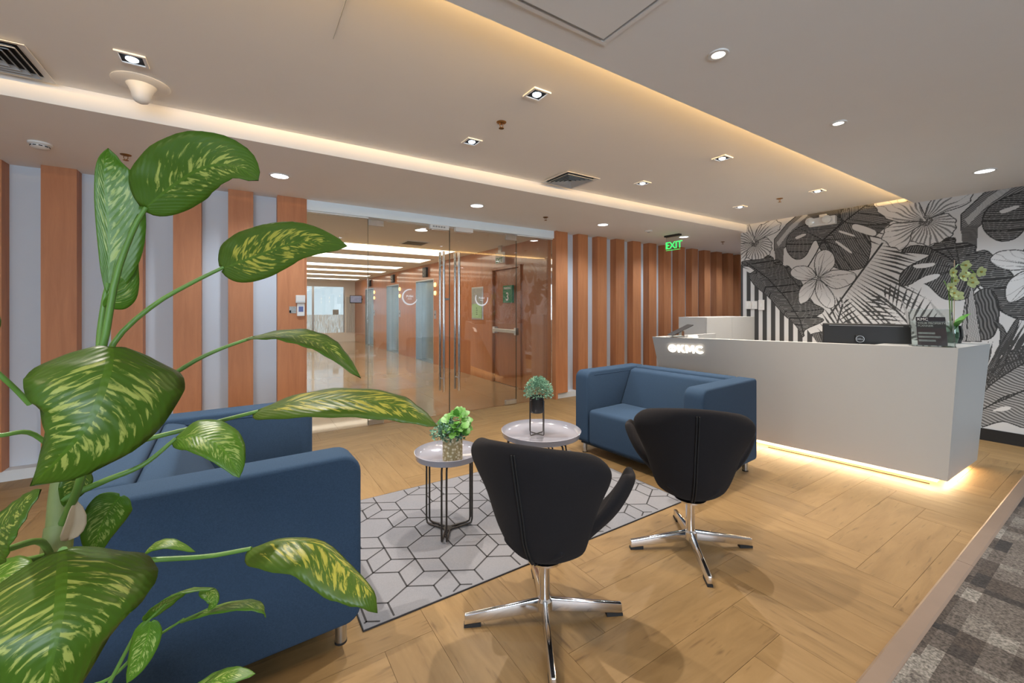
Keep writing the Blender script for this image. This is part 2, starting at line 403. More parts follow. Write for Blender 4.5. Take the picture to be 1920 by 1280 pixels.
# timber floor: herringbone planks
fl = struct(box('floor', M['sub'], XL, 9.3, 0.59, 5.05, -0.12, -0.012), 'light oak herringbone plank floor')
pw, K = 0.2, 5
regions = [(XL, XW, 0.59, 4.93), (XW, 9.3, 3.46, 4.93)]
def clip_plank(x0, x1, y0, y1, horiz):
    for rx0, rx1, ry0, ry1 in regions:
        a0, a1, b0, b1 = max(x0, rx0), min(x1, rx1), max(y0, ry0), min(y1, ry1)
        if a1 - a0 < 0.02 or b1 - b0 < 0.02: continue
        g = 0.0007
        lx, ly = (a1 - a0 - 2 * g), (b1 - b0 - 2 * g)
        cx_, cy_ = (a0 + a1) / 2, (b0 + b1) / 2
        if not horiz: lx, ly = ly, lx
        o = B().box((0, 0, 0), (lx, ly, 0.012)).out('plank', M['plank'], fl, loc=(cx_, cy_, -0.006), rot=(0, 0, 0 if horiz else PI / 2))
for i in range(-40, 90):
    for j in range(-14, 14):
        ox, oy = (i + K * j) * pw + 0.07, (i - K * j) * pw + 0.05
        if ox > 10 or ox < XL - 2.2 or oy > 6 or oy < -1.6: continue
        clip_plank(ox, ox + K * pw, oy, oy + pw, True)
        clip_plank(ox + K * pw, ox + (K + 1) * pw, oy + (1 - K) * pw, oy + pw, False)
struct(box('floor_carpet', M['carpet'], XL, XW, YF, 0.52, -0.12, 0.004), 'patchwork grey and brown carpet')
tr = sroot('trim_1', 'grey brown transition strip between planks and carpet')
for a, c in ((XL, 0.9), (0.903, 3.2), (3.203, XW)):
    B().hexa([(a, 0.515, 0.0), (c, 0.515, 0.0), (c, 0.592, 0.0), (a, 0.592, 0.0), (a, 0.53, 0.007), (c, 0.53, 0.007), (c, 0.582, 0.009), (a, 0.582, 0.009)]).out('cover_strip', M['trimcap'], tr)
# ceilings
struct(box('ceiling', M['ceil'], XL, XW, YF, 1.5, 2.545, 2.561), 'low grey ceiling over the carpet side')
struct(box('trim_5', M['ceil'], XL, XW, 1.47, 1.4999, 2.5612, 2.5815), 'unseen upstand lip added to shape the cove light')  # added out of view; its height keeps direct cove light off the band
struct(box('ceiling_cove', M['ceil'], XL, XW, 1.0, 1.2, 2.562, 2.614), 'closed back of the lit ceiling cove')
ct = struct(box('ceiling_tray', M['ceil'], XL, XW, 1.0, 3.375, 2.615, 2.72), 'raised ceiling tray glowing along its cove')
box('panel_joint', M['grillegrey'], 0.355, 0.358, 1.5, 2.1, 2.6135, 2.616, ct)
struct(box('ceiling_soffit', M['ceil'], XL, 9.3, 3.376, 5.06, 2.5, 2.72), 'lowered soffit in front of the slatted wall')
# back wall with slats
for nm, x0, x1, lab in (('wall_back', XL, 0.549, 'pale grey wall with orange slats left of the glass'), ('wall_back.001', 3.935, 9.3, 'pale grey wall with orange slats right of the glass')):
    w = struct(box('wall_back', M['niche'], x0, x1, YB, YB + 0.07, 0, 2.5), lab)
    box('plinth', M['white'], x0, x1, 4.872, YB - 0.001, 0.0, 0.082, w)
    if x1 > 1:
        for q in range(13):
            s0 = 3.937 + 0.4125 * q
            box('slat', M['slat'], s0, s0 + 0.2, 4.85, YB - 0.001, 0.083, 2.4995, w)
    if x1 < 1:
        for q in range(9):
            s0 = 0.296 - 0.4135 * q
            box('slat', M['slat'], max(s0, XL), s0 + (0.252 if q == 0 else 0.205), 4.85, YB - 0.001, 0.083, 2.4995, w)
struct(box('trim_2', M['slat'], 3.895, 3.934, 4.835, 5.05, 0.0, 2.4995), 'orange wood jamb at the right edge of the glass')
struct(box('trim_3', M['slat'], 0.5495, 0.567, 4.86, 5.05, 0.0, 2.4995), 'orange wood jamb at the left edge of the glass')
hd = struct(box('trim_4', M['header'], 0.568, 3.894, 4.875, 5.05, 2.392, 2.4995), 'white header above the glass wall, coloured for cool light')
box('channel', M['signwhite'], 0.568, 1.21, 4.90, 4.96, 2.378, 2.3915, hd)
box('channel', M['signwhite'], 3.255, 3.894, 4.90, 4.96, 2.378, 2.3915, hd)
# unseen sides
struct(box('wall_left', M['white'], XL - 0.1, XL, YF, 5.05, 0, 2.7), 'plain white wall left of the lounge')
wf = sroot('wall_front', 'white wall with an office window behind the viewer')
for x0, x1, z0, z1 in ((XL, -2.8, 0, 2.545), (1.0, XW, 0, 2.545), (-2.8, 1.0, 0, 0.85), (-2.8, 1.0, 2.35, 2.545)):
    box('wall_piece', M['white'], x0, x1, YF - 0.1, YF, z0, z1, wf)
wi = sroot('window_1', 'wide office window behind the viewer')
for x0, x1, z0, z1 in ((-2.8, 1.0, 0.85, 0.9), (-2.8, 1.0, 2.3, 2.35), (-2.8, -2.75, 0.9, 2.3), (0.95, 1.0, 0.9, 2.3), (-0.93, -0.87, 0.9, 2.3)):
    box('window_frame', M['offwhite'], x0, x1, YF - 0.08, YF - 0.03, z0, z1, wi)

# ---------------------------------------------------------------- mural wall (printed wallpaper, colour per vertex)
PER = 1.846
Y0, Y1, Z1 = YF, S0, 2.72
def rng(seed): return np.random.RandomState(seed)
class Paint:
    def __init__(s, s0, s1, z0, z1, res):
        s.res = res; s.s = np.arange(s0, s1 + res * .5, res); s.z = np.arange(z0, z1 + res * .5, res)
        s.S, s.Zg = np.meshgrid(s.s, s.z); s.v = np.full(s.S.shape, 0.60)
        r = rng(3); s.noise = sum(np.sin(s.S * r.uniform(8, 40) + s.Zg * r.uniform(-40, 40) + r.uniform(0, 6)) for _ in range(6)) / 6
    def mask(s, pts):
        p = np.array(pts, float); x0, x1 = p[:, 0].min(), p[:, 0].max(); y0, y1 = p[:, 1].min(), p[:, 1].max()
        i0, i1 = np.searchsorted(s.s, [x0, x1]); j0, j1 = np.searchsorted(s.z, [y0, y1])
        if i1 <= i0 or j1 <= j0: return None
        X = s.S[j0:j1, i0:i1]; Y = s.Zg[j0:j1, i0:i1]; ins = np.zeros(X.shape, bool)
        for (ax, ay), (bx, by) in zip(p, np.roll(p, -1, 0)):
            c = ((ay > Y) != (by > Y))
            with np.errstate(divide='ignore', invalid='ignore'):
                ins ^= c & (X < (bx - ax) * (Y - ay) / (by - ay + 1e-12) + ax)
        return (slice(j0, j1), slice(i0, i1)), X, Y, ins
    def fill(s, pts, base, amp=0.0, ang=0.0, per=0.018, wob=1.6, thr=None):
        q = s.mask(pts)
        if q is None: return
        sl, X, Y, ins = q
        val = np.full(X.shape, base)
        if amp:
            ph = (X * math.cos(ang) + Y * math.sin(ang)) / per * 2 * PI + wob * s.noise[sl] * 2
            val = base + amp * np.clip(np.sin(ph) * 2.0, -1, 1)
        s.v[sl] = np.where(ins, val, s.v[sl])
    def radial(s, pts, c, base, amp, count, fade, dark=0.10):   # petal shaded by lines that run from a centre
        q = s.mask(pts)
        if q is None: return
        sl, X, Y, ins = q
        dx, dy = X - c[0], Y - c[1]; r = np.hypot(dx, dy); a = np.arctan2(dy, dx)
        ph = np.sin(a * count + 2.5 * s.noise[sl] + r * 18)
        k = np.clip(1 - r / fade, 0, 1)
        val = np.where(ph > 1.2 - 1.75 * k ** 0.8 - 0.22, base - amp, base); val = np.where((k > 0.80) & (np.sin(a * count * 2 + r * 60) > -0.5), 0.10, val)
        s.v[sl] = np.where(ins, np.maximum(val, dark), s.v[sl])
    def stroke(s, pts, w, val, w2=None):
        pts = [np.array(p, float) for p in pts]
        for i, (a, b2) in enumerate(zip(pts, pts[1:])):
            d = b2 - a; L = np.hypot(*d)
            if L < 1e-6: continue
            nrm = np.array([-d[1], d[0]]) / L
            wa = w if w2 is None else w + (w2 - w) * i / max(1, len(pts) - 1); wb = w if w2 is None else w + (w2 - w) * (i + 1) / max(1, len(pts) - 1)
            s.fill([tuple(a + nrm * wa), tuple(b2 + nrm * wb), tuple(b2 - nrm * wb), tuple(a - nrm * wa)], val)
def smooth(pts, n=5, closed=True):
    p = [np.array(q, float) for q in pts]; N = len(p); out = []
    for i in range(N if closed else N - 1):
        a, b2, c, d = (p[(i + k) % N] if closed else p[min(max(i + k, 0), N - 1)] for k in (-1, 0, 1, 2))
        for t in np.linspace(0, 1, n, endpoint=False):
            out.append(tuple(0.5 * (2 * b2 + (c - a) * t + (2 * a - 5 * b2 + 4 * c - d) * t * t + (3 * b2 - a - 3 * c + d) * t ** 3)))
    if not closed: out.append(tuple(p[-1]))
    return out
DK, LT = 0.060, 0.60
def palm(P, off, base, tip, n, ln, spread, w, seed, both=True, val=0.055):
    r = rng(seed); b0 = np.array(base) + (off, 0); t0 = np.array(tip) + (off, 0); ax = t0 - b0; L = np.hypot(*ax); ax /= L; nr = np.array([ax[1], -ax[0]])
    for i in range(n):
        f = i / (n - 1)
        o = b0 + ax * L * f
        for sg in ((1, -1) if both else (1,)):
            an = spread * (1 - 0.42 * f) + r.uniform(-.05, .05)
            dr = ax * math.cos(an) + nr * sg * math.sin(an)
            le = ln * (0.55 + 0.9 * math.sin(PI * min(1, 0.15 + f * 0.85))) * r.uniform(.85, 1.1)
            sag = np.array([0, -0.05 * le])
            e = o + dr * le + sag; m1 = o + dr * le * .5 + nr * sg * 0.0
            pp = np.array([-dr[1], dr[0]])
            P.fill([tuple(o), tuple(m1 + pp * w), tuple(e), tuple(m1 - pp * w)], val)
    P.stroke([tuple(b0), tuple(t0)], 0.010, 0.05)
def leafdark(P, pts, vein, off, base=0.085, amp=0.055, ang=0.7, per=0.023):
    """dark engraved leaf: fine pale lines run from the vein to the edge"""
    q = smooth([(a + off, b2) for a, b2 in pts]); v = [(a + off, b2) for a, b2 in vein]
    k = P.mask(q)
    if k is None: return v
    sl, X, Y, ins = k
    p0, p1 = np.array(v[0]), np.array(v[-1]); d = (p1 - p0) / np.hypot(*(p1 - p0))
    al = (X - p0[0]) * d[0] + (Y - p0[1]) * d[1]; pr = np.abs(-(X - p0[0]) * d[1] + (Y - p0[1]) * d[0])
    ph = (al - 0.75 * pr + 0.35 * pr * pr) / per * 2 * PI + 1.6 * P.noise[sl]
    val = np.where(np.sin(ph) > 0.55, base + 0.16, base - 0.035)
    rib = np.sin((al - 0.75 * pr + 0.35 * pr * pr) / 0.11 * 2 * PI)
    val = np.where(rib > 0.965, 0.02, val)
    P.v[sl] = np.where(ins, val, P.v[sl])
    P.stroke(q + q[:1], 0.005, 0.03); P.stroke(v, 0.007, 0.022)
    return v
def hole(P, pts, off): P.fill(smooth([(a + off, b2) for a, b2 in pts]), LT)
def tile(P, off):
    # lower band of big leaves, mostly behind the desk
    leafdark(P, [(0.15, 0.25), (0.05, 0.6), (0.25, 0.95), (0.6, 1.05), (0.85, 0.85), (0.8, 0.5), (0.5, 0.25)], [(0.12, 0.28), (0.45, 0.65), (0.75, 0.95)], off + 0.6)
    palm(P, off + 0.6, (1.0, 0.2), (1.25, 1.0), 16, 0.42, 1.1, 0.014, 51, True)
    sh = lambda pts: [(a + off, b2) for a, b2 in pts]
    # banana leaves: a diagonal blade with pale streaks
    bl = sh([(0.48,2.175),(0.48,2.343),(0.64,2.53),(0.934,2.752),(1.175,2.908),(1.399,2.934),(1.344,2.733),(1.056,2.53),(0.793,2.358),(0.606,2.198)])
    P.fill(bl, 0.17, 0.10, 2.2, 0.016)
    P.fill(sh([(0.508,2.286),(0.674,2.487),(0.934,2.681),(1.056,2.74),(0.871,2.578),(0.66,2.393),(0.536,2.229)]), 0.42, 0.14, 2.2, 0.012)
    P.stroke(bl + bl[:1], 0.005, 0.04)
    P.fill(sh([(0.48,2.206),(0.606,2.221),(0.592,1.937),(0.674,1.632),(0.578,1.636),(0.501,1.868)]), 0.12, 0.06, 1.5, 0.014)
    # palm fan right of the frangipani, its short lower fan, and the one in the upper corner
    palm(P, off, [(1.151,1.267)][0], [(1.683,2.131)][0], 27, 0.50, 2.15, 0.0125, 11, False)
    palm(P, off, [(1.151,0.817)][0], [(1.289,1.404)][0], 9, 0.22, 0.9, 0.012, 17, True)
    palm(P, off, [(2.052,0.981)][0], [(1.707,1.464)][0], 12, 0.30, 1.1, 0.012, 23, True)
    # dense dark fronds along the ceiling
    P.fill(sh([(0.806,2.684),(1.175,2.908),(1.399,2.967),(1.707,2.918),(1.85,2.695),(1.746,2.342),(1.608,2.205),(1.175,2.37)]), 0.10, 0.05, 0.9, 0.013)
    palm(P, off, [(1.175,2.267)][0], [(1.765,2.809)][0], 20, 0.26, 1.0, 0.016, 41, True, 0.05)
    palm(P, off, [(1.399,2.202)][0], [(1.658,2.485)][0], 9, 0.22, 1.4, 0.010, 43, True, 0.05)
    # dark leaf under the emergency lamp
    v = leafdark(P, [(0.633,2.247),(0.674,2.376),(0.806,2.465),(0.996,2.505),(1.175,2.543),(1.399,2.415),(1.547,2.246),(1.567,2.049),(1.505,1.86),(1.344,1.833),(1.175,1.902),(1.056,2.108),(0.983,2.259),(0.871,2.058),(0.754,2.026),(0.66,2.125)], [(1.399,2.588),(1.232,2.395),(1.074,2.246),(0.996,2.08),(0.883,1.876)], off, 0.095, 0.05, 2.4)
    v = leafdark(P, [(1.261,2.561),(1.399,2.701),(1.608,2.816),(1.803,2.768),(1.85,2.571),(1.803,2.395),(1.658,2.357),(1.453,2.392),(1.317,2.442)], [(1.074,2.246),(1.344,2.478),(1.608,2.674),(1.756,2.767)], off, 0.11, 0.06, 1.9)
    for a, b2 in (((1545, 448), (1475, 452)), ((1545, 448), (1630, 455)), ((1548, 450), (1610, 500)), ((1540, 455), (1585, 505)), ((1535, 440), (1500, 425))): pass
    for k in [(0.66,2.288),(0.806,2.444),(1.537,2.209),(1.547,1.974),(1.399,1.849),(1.266,1.867)]:
        P.stroke(sh([[(1.074,2.246)][0], k]), 0.006, 0.03, 0.002)
    for k in ([(0.754,2.334),(0.858,2.363),(0.871,2.339),(0.774,2.302)], [(1.261,2.343),(1.399,2.268),(1.404,2.247),(1.266,2.315)], [(1.232,2.211),(1.372,2.072),(1.366,2.046),(1.227,2.184)], [(1.421,2.398),(1.608,2.289),(1.593,2.227),(1.399,2.335)]): hole(P, k, off)
    # split leaf (monstera) lower left; shape read where the print repeats
    mon = [(1.85,2.004),(1.919,2.057),(1.995,2.06),(2.095,2.035),(2.179,2.106),(2.281,2.103),(2.288,2.045),(2.359,2.042),(2.435,1.993),(2.428,1.938),(2.509,1.94),(2.588,1.823),(2.668,1.71),(2.735,1.548),(2.881,1.289),(2.752,1.236),(2.616,1.313),(2.538,1.448),(2.465,1.587),(2.359,1.451),(2.2,1.454),(2.074,1.605),(1.987,1.639),(1.86,1.609),(1.832,1.672),(1.85,1.757),(1.924,1.837),(2.031,1.9),(2.082,1.942),(1.964,1.979)]
    mon = [(a - PER, b2) for a, b2 in mon]
    leafdark(P, mon, [(a - PER, b2) for a, b2 in [(2.095,2.017),(2.22,1.916),(2.34,1.762),(2.454,1.56),(2.616,1.313)]], off, 0.075, 0.05, 2.0)
    for k in [(1.86,1.646),(2.031,1.864),(2.179,2.094),(2.281,2.092),(2.509,1.929),(2.651,1.738),(2.2,1.477),(2.009,1.65)]:
        P.stroke(sh([([(2.32,1.775)][0][0] - PER, [(2.32,1.775)][0][1]), (k[0] - PER, k[1])]), 0.006, 0.028, 0.002)
    hole(P, [(a - PER, b2) for a, b2 in [(1.951,1.835),(2.031,1.852),(2.125,1.849),(2.108,1.815),(1.995,1.801)]], off)
    hole(P, [(a - PER, b2) for a, b2 in [(1.896,1.583),(2.052,1.707),(2.167,1.723),(2.125,1.667),(1.995,1.609)]], off)
    # frangipani: five pale petals
    c0 = [(1.02,1.752)][0]
    for pts in ([(1.002,1.796),(0.977,1.94),(1.014,2.078),(1.104,2.117),(1.186,2.052),(1.204,1.92),(1.134,1.822),(1.044,1.758)],
                [(1.044,1.758),(1.151,1.834),(1.289,1.838),(1.41,1.788),(1.421,1.721),(1.355,1.645),(1.209,1.604),(1.086,1.685)],
                [(1.032,1.724),(1.128,1.628),(1.198,1.501),(1.198,1.377),(1.128,1.357),(1.044,1.434),(0.99,1.563),(0.996,1.69)],
                [(1.002,1.732),(0.971,1.585),(0.909,1.465),(0.819,1.408),(0.787,1.482),(0.806,1.612),(0.896,1.71)],
                [(0.983,1.762),(0.839,1.727),(0.727,1.778),(0.687,1.854),(0.754,1.923),(0.883,1.919),(0.971,1.848)]):
        q = smooth(sh(pts))
        P.radial(q, (c0[0] + off, c0[1]), 0.62, 0.36, 24, 0.16)
        P.stroke(q + q[:1], 0.0045, 0.05)
        P.stroke(sh([c0, pts[3]]), 0.006, 0.14, 0.001)
    # hibiscus: large ruffled petals
    hc = [(2.052,2.326)][0]
    for pts in ([(2.052,2.326),(1.896,2.329),(1.746,2.393),(1.658,2.485),(1.608,2.591),(1.668,2.687),(1.765,2.746),(1.896,2.733),(1.978,2.593),(2.031,2.443)],
                [(2.052,2.326),(2.065,2.466),(2.116,2.562),(2.22,2.597),(2.32,2.63),(2.405,2.554),(2.39,2.468),(2.32,2.426),(2.2,2.393)],
                [(2.052,2.326),(2.2,2.381),(2.281,2.309),(2.288,2.222),(2.261,2.14),(2.179,2.083),(2.074,2.05),(1.995,2.09),(1.924,2.13),(1.951,2.247)],
                [(2.044,2.316),(1.951,2.235),(1.915,2.1),(1.85,2.029),(1.765,2.076),(1.683,2.175),(1.707,2.286),(1.803,2.345)]):
        q = smooth([(a - PER + off, b2) for a, b2 in pts])
        q2 = [(hc[0] - PER + off + (a - (hc[0] - PER + off)) * (1 + 0.03 * math.sin(i * 1.3)), hc[1] + (b2 - hc[1]) * (1 + 0.03 * math.sin(i * 1.3))) for i, (a, b2) in enumerate(q)]
        P.radial(q2, (hc[0] - PER + off, hc[1]), 0.62, 0.42, 34, 0.30)
        P.stroke(q2 + q2[:1], 0.0045, 0.05)
    P.stroke([(a - PER + off, b2) for a, b2 in [(2.052,2.326),(1.978,2.454),(1.906,2.572)]], 0.007, 0.58)
def lower(P, off):   # what the print shows lower down, right of the desk
    sh = lambda pts: [(a + off, b2) for a, b2 in pts]
    q = smooth(sh([(2.405,1.45),(2.509,1.558),(2.581,1.447),(2.588,1.232),(2.552,1.068),(2.472,1.031),(2.412,1.172)]))
    P.fill(q, 0.10, 0.07, 0.2, 0.026); P.stroke(q + q[:1], 0.005, 0.03)
    for pts in ([(2.367,1.002),(2.378,1.451),(2.405,1.618),(2.428,1.45),(2.472,1.009)], [(2.32,0.999),(2.343,1.282),(2.363,1.451),(2.374,1.227),(2.367,1.002)]):
        P.fill(sh(pts), 0.33, 0.2, 0.1, 0.012); P.stroke(sh(pts) + sh(pts)[:1], 0.004, 0.05)
    for pts in ([(2.074,1.457),(2.108,1.368),(2.248,1.155),(2.2,1.269)], [(1.896,1.307),(1.951,1.095),(2.013,0.978),(1.969,1.157)], [(1.85,1.461),(1.896,1.215),(1.951,1.023),(1.906,1.307)]):
        P.fill(sh(pts), 0.40, 0.12, 1.0, 0.012)
    for pts in ([(2.552,1.231),(2.616,1.168),(2.651,1.021),(2.63,0.87),(2.595,0.963),(2.602,1.114)], [(2.516,0.739),(2.616,1.019),(2.705,1.245),(2.712,1.182),(2.616,0.912),(2.538,0.688)], [(2.509,0.574),(2.574,0.746),(2.658,0.968),(2.616,0.751)]):
        P.fill(smooth(sh(pts)), 0.10, 0.07, 0.7, 0.014); P.stroke(smooth(sh(pts)), 0.004, 0.03)
    palm(P, off, [(2.472,0.679)][0], [(2.768,0.884)][0], 12, 0.34, 0.8, 0.013, 31, True)
    for pts in ([(2.465,0.292),(2.491,0.489),(2.616,0.671),(2.785,0.823),(2.785,0.591),(2.616,0.457)], [(2.457,0.125),(2.472,0.294),(2.633,0.444),(2.785,0.539),(2.785,0.203),(2.616,0.217)]):
        P.fill(smooth(sh(pts)), 0.22, 0.14, 1.2, 0.026); P.stroke(smooth(sh(pts)), 0.005, 0.03)
    P.fill(smooth(sh([(2.552,0.31),(2.616,0.366),(2.671,0.367),(2.63,0.326)])), LT)
def draw(P, n0, n1):
    for k in range(n0, n1):
        tile(P, k * PER)
    for k in range(0, n1): lower(P, k * PER)
    # black and white stripes in the lower left corner
    st = [(0.0,2.003),(0.088,1.914),(0.319,1.702),(0.606,1.35),(0.871,1.097),(0.983,0.938),(1.086,0.777),(1.086,-0.202),(0.0,-0.461)]
    q = P.mask(st)
    if q is None: return
    sl, X, Y, ins = q
    xa, xb = [(0.088,1.173)][0][0], [(0.94,1.193)][0][0]; pr = (xb - xa) / 7.4
    f = ((X - xa) / pr) % 1.0
    P.v[sl] = np.where(ins, np.where(f < 0.52, 0.05, 0.62), P.v[sl])
    # the leaf overlapping the stripes
    leafdark(P, [(0.008,2.051),(0.12,2.073),(0.282,2.073),(0.451,2.087),(0.48,1.992),(0.606,1.95),(0.674,1.818),(0.806,1.627),(0.934,1.443),(1.086,1.336),(0.996,1.251),(0.902,1.264),(1.086,1.196),(0.871,1.061),(0.839,0.958),(0.754,1.115),(0.592,1.275),(0.393,1.52),(0.205,1.691),(0.12,1.856),(0.244,1.871),(0.151,1.958)], [(0.088,2.043),(0.393,1.783),(0.64,1.484),(0.806,1.19),(0.858,0.974)], 0, 0.075, 0.05, 2.2)
    c0 = [(1.02,1.752)][0]
    for pts in ([(0.983,1.762),(0.839,1.727),(0.727,1.778),(0.687,1.854),(0.754,1.923),(0.883,1.919),(0.971,1.848)], [(1.002,1.732),(0.971,1.585),(0.909,1.465),(0.819,1.408),(0.787,1.482),(0.806,1.612),(0.896,1.71)], [(1.032,1.724),(1.128,1.628),(1.198,1.501),(1.198,1.377),(1.128,1.357),(1.044,1.434),(0.99,1.563),(0.996,1.69)]):
        q = smooth(pts); P.radial(q, c0, 0.62, 0.36, 24, 0.16); P.stroke(q + q[:1], 0.0045, 0.05)
def mural_piece(name, s0, s1, z0, z1, res, n0, n1, parent=None):
    P = Paint(s0, s1, z0, z1, res); draw(P, n0, n1)
    nz, ns = P.S.shape
    co = np.empty((nz * ns, 3), np.float32); co[:, 0] = XW; co[:, 1] = S0 - P.S.ravel(); co[:, 2] = P.Zg.ravel()
    idx = np.arange(nz * ns).reshape(nz, ns)
    fa = np.stack([idx[:-1, :-1], idx[1:, :-1], idx[1:, 1:], idx[:-1, 1:]], -1).reshape(-1, 4)
    me = bpy.data.meshes.new(name)
    me.vertices.add(len(co)); me.vertices.foreach_set('co', co.ravel())
    me.loops.add(fa.size); me.loops.foreach_set('vertex_index', fa.ravel().astype(np.int32))
    me.polygons.add(len(fa)); me.polygons.foreach_set('loop_start', np.arange(0, fa.size, 4, dtype=np.int32))
    me.update(calc_edges=True); me.validate()
    at = me.color_attributes.new('print', 'FLOAT_COLOR', 'POINT')
    v = np.clip(P.v.ravel(), 0.015, 0.68)
    c = np.ones((len(co), 4), np.float32); c[:, 0] = v; c[:, 1] = v * 0.985; c[:, 2] = v * 0.975
    at.data.foreach_set('color', c.ravel())
    me.materials.append(M['mural'])
    o = bpy.data.objects.new(name, me); COL.objects.link(o)
    if parent: o.parent = parent
    return o
mm_ = mat('printed_mural', (1, 1, 1), 0.85); M['mural'] = mm_
n, l, b = nodes(mm_); at_ = n.new('ShaderNodeAttribute'); at_.attribute_name = 'print'; l.new(at_.outputs['Color'], b.inputs['Base Color'])
wr = struct(box('wall_right', M['white'], XW + 0.004, XW + 0.12, YF, S0, 0, 2.72), 'black and white tropical flower mural wall')
mural_piece('mural', 0.0, 3.5, 0.12, 2.63, 0.005, -1, 2, wr)
mural_piece('mural', 3.5, S0 - YF, 0.12, 2.63, 0.02, 1, 4, wr)
struct(box('baseboard_right', M['baseb'], XW - 0.014, XW + 0.003, YF, S0, 0.0, 0.12), 'black baseboard under the mural')
struct(box('wall_corridor', M['white'], XW + 0.121, 9.3, S0 - 0.1, S0, 0, 2.5), 'plain corridor wall behind the mural corner')
struct(box('wall_end', M['white'], 9.3, 9.4, S0 - 0.1, 5.05, 0, 2.7), 'plain wall closing the slatted corridor')

# ---------------------------------------------------------------- elevator lobby behind the glass
YE = 18.0; XE = 3.9; ZL = 2.45
lf = struct(box('floor_lobby', M['sub'], -0.6, XE + 0.3, 4.94, YE, -0.12, -0.011), 'polished beige tile floor of the elevator lobby')
ty = 4.94
while ty < YE - 0.1:
    for k in range(6):
        a = -0.6 + 0.75 * k
        box('tile', M['tile'], a + 0.001, a + 0.749, ty + 0.001, min(ty + 0.8, YE) - 0.001, -0.011, 0.0, lf)
    ty += 0.8
struct(box('ceiling_lobby', M['ceil'], -0.6, XE + 0.3, 5.06, YE, ZL, ZL + 0.1), 'lobby ceiling with light panels')
struct(box('wall_lobby_left', M['white'], -0.7, -0.6, 5.06, YE, 0, ZL), 'pale wall on the far left of the lobby')
wl_ = sroot('wall_lobby', 'glossy orange wood wall with elevators')
for y0, y1, z0, z1 in ((5.06, 5.74, 0, ZL), (5.74, 6.72, 2.09, ZL), (6.72, 8.1, 0, ZL), (8.103, 9.56, 0, ZL), (9.56, 10.81, 2.08, ZL), (10.81, 12.25, 0, ZL), (12.25, 13.52, 2.08, ZL), (13.52, 15.09, 0, ZL), (15.09, 16.3, 2.08, ZL), (16.3, YE, 0, ZL)):
    box('wood_panel', M['lobby_wood'], XE, XE + 0.05, y0 + 0.0015, y1 - 0.0015, z0, z1 - 0.0005, wl_)
for i, (y0, y1) in enumerate(((9.56, 10.81), (12.25, 13.52), (15.09, 16.3))):
    d = sroot('door_%d' % (3 + i), ('nearest', 'middle', 'farthest')[i] + ' of the three steel elevator doors in the wood wall')
    for q in (0, 1):
        ym = (y0 + y1) / 2
        B().bb(XE + 0.16, XE + 0.20, y0 + 0.03 if q == 0 else ym + 0.002, ym - 0.002 if q == 0 else y1 - 0.03, 0.0, 2.06).out('door_leaf', M['elev'], d)
    for a, c, z0, z1 in ((y0, y0 + 0.03, 0, 2.08), (y1 - 0.03, y1, 0, 2.08), (y0 + 0.031, y1 - 0.031, 2.05, 2.08)):
        box('door_frame', M['steel'], XE + 0.002, XE + 0.20, a, c, z0, z1, d)
    s = thing('floor_indicator', 'black floor indicator above the %s elevator' % ('nearest', 'middle', 'farthest')[i], 'sign', (XE - 0.03, (y0 + y1) / 2 - 0.15, 2.14))
    box('panel', M['black'], -0.03, 0.029, -0.12, 0.12, 0, 0.24, s, 0.004)
    text('numeral', str(3 - i), 0.13, 0.002, M['signwhite'], s, (-0.033, 0.05, 0.12), facing(-1, 0))
    text('arrow', 'V', 0.08, 0.002, M['signwhite'], s, (-0.033, 0.05, 0.02), facing(-1, 0))
    for z0 in (1.72, 1.92):
        L = tag(B().lathe([(0.0, 0.0), (0.055, 0.0), (0.05, 0.025), (0.0, 0.035)], 16, cap=False).out('elevator_lantern', M['lantern'], smooth=50, loc=(XE - 0.001, y0 - 0.12, z0), rot=(0, -PI / 2, 0)), '%s round glowing lantern by the %s elevator' % ('lower' if z0 < 1.8 else 'upper', ('nearest', 'middle', 'farthest')[i]), 'lantern', 'elevator call lanterns')
    cb = thing('call_panel', 'small dark call button plate by the %s elevator' % ('nearest', 'middle', 'farthest')[i], 'button plate', (XE - 0.006, y0 - 0.12, 1.2), 0, 'elevator call plates')
    box('plate', M['steel'], -0.006, 0.005, -0.05, 0.05, -0.1, 0.1, cb)
    box('button', M['black'], -0.010, -0.0061, -0.02, 0.02, -0.02, 0.02, cb)
struct(box('wall_leak_block', M['dark'], XE + 0.21, XE + 0.3, 5.06, YE, 0, ZL - 0.001), 'unseen dark backing added behind the lobby doors to stop light leaks')  # unseen backing added to block sky light leaking past the doors
for y0, y1 in ((5.74, 6.72), (9.56, 10.81), (12.25, 13.52), (15.09, 16.3)): box('threshold', M['steel'], XE + 0.001, XE + 0.209, y0 + 0.001, y1 - 0.001, -0.0105, -0.0005, lf)
# stair door
d = sroot('door_6', 'brown fire exit door with a push bar')
box('door_leaf', M['door_wood'], XE + 0.02, XE + 0.06, 5.80, 6.66, 0.005, 2.04, d)
for a, c, z0, z1 in ((5.74, 5.797, 0, 2.09), (6.663, 6.72, 0, 2.09), (5.798, 6.662, 2.043, 2.09)):
    box('door_frame', M['door_wood'], XE - 0.03, XE + 0.07, a, c, z0, z1 - 0.001, d, 0.004)
B().bb(XE - 0.07, XE - 0.03, 5.84, 6.60, 0.93, 0.99, 0.006).out('push_bar', M['steel'], d)
for y in (5.86, 6.58): box('bar_bracket', M['steel'], XE - 0.06, XE + 0.0195, y - 0.03, y + 0.03, 0.90, 1.02, d, 0.005)
g = thing('stair_sign', 'green sign with a white 3 on the brown exit door', 'sign', (XE - 0.005, 6.15, 1.45))
box('plate', M['signgreen'], -0.02, 0.022, -0.15, 0.15, 0, 0.30, g, 0.003)
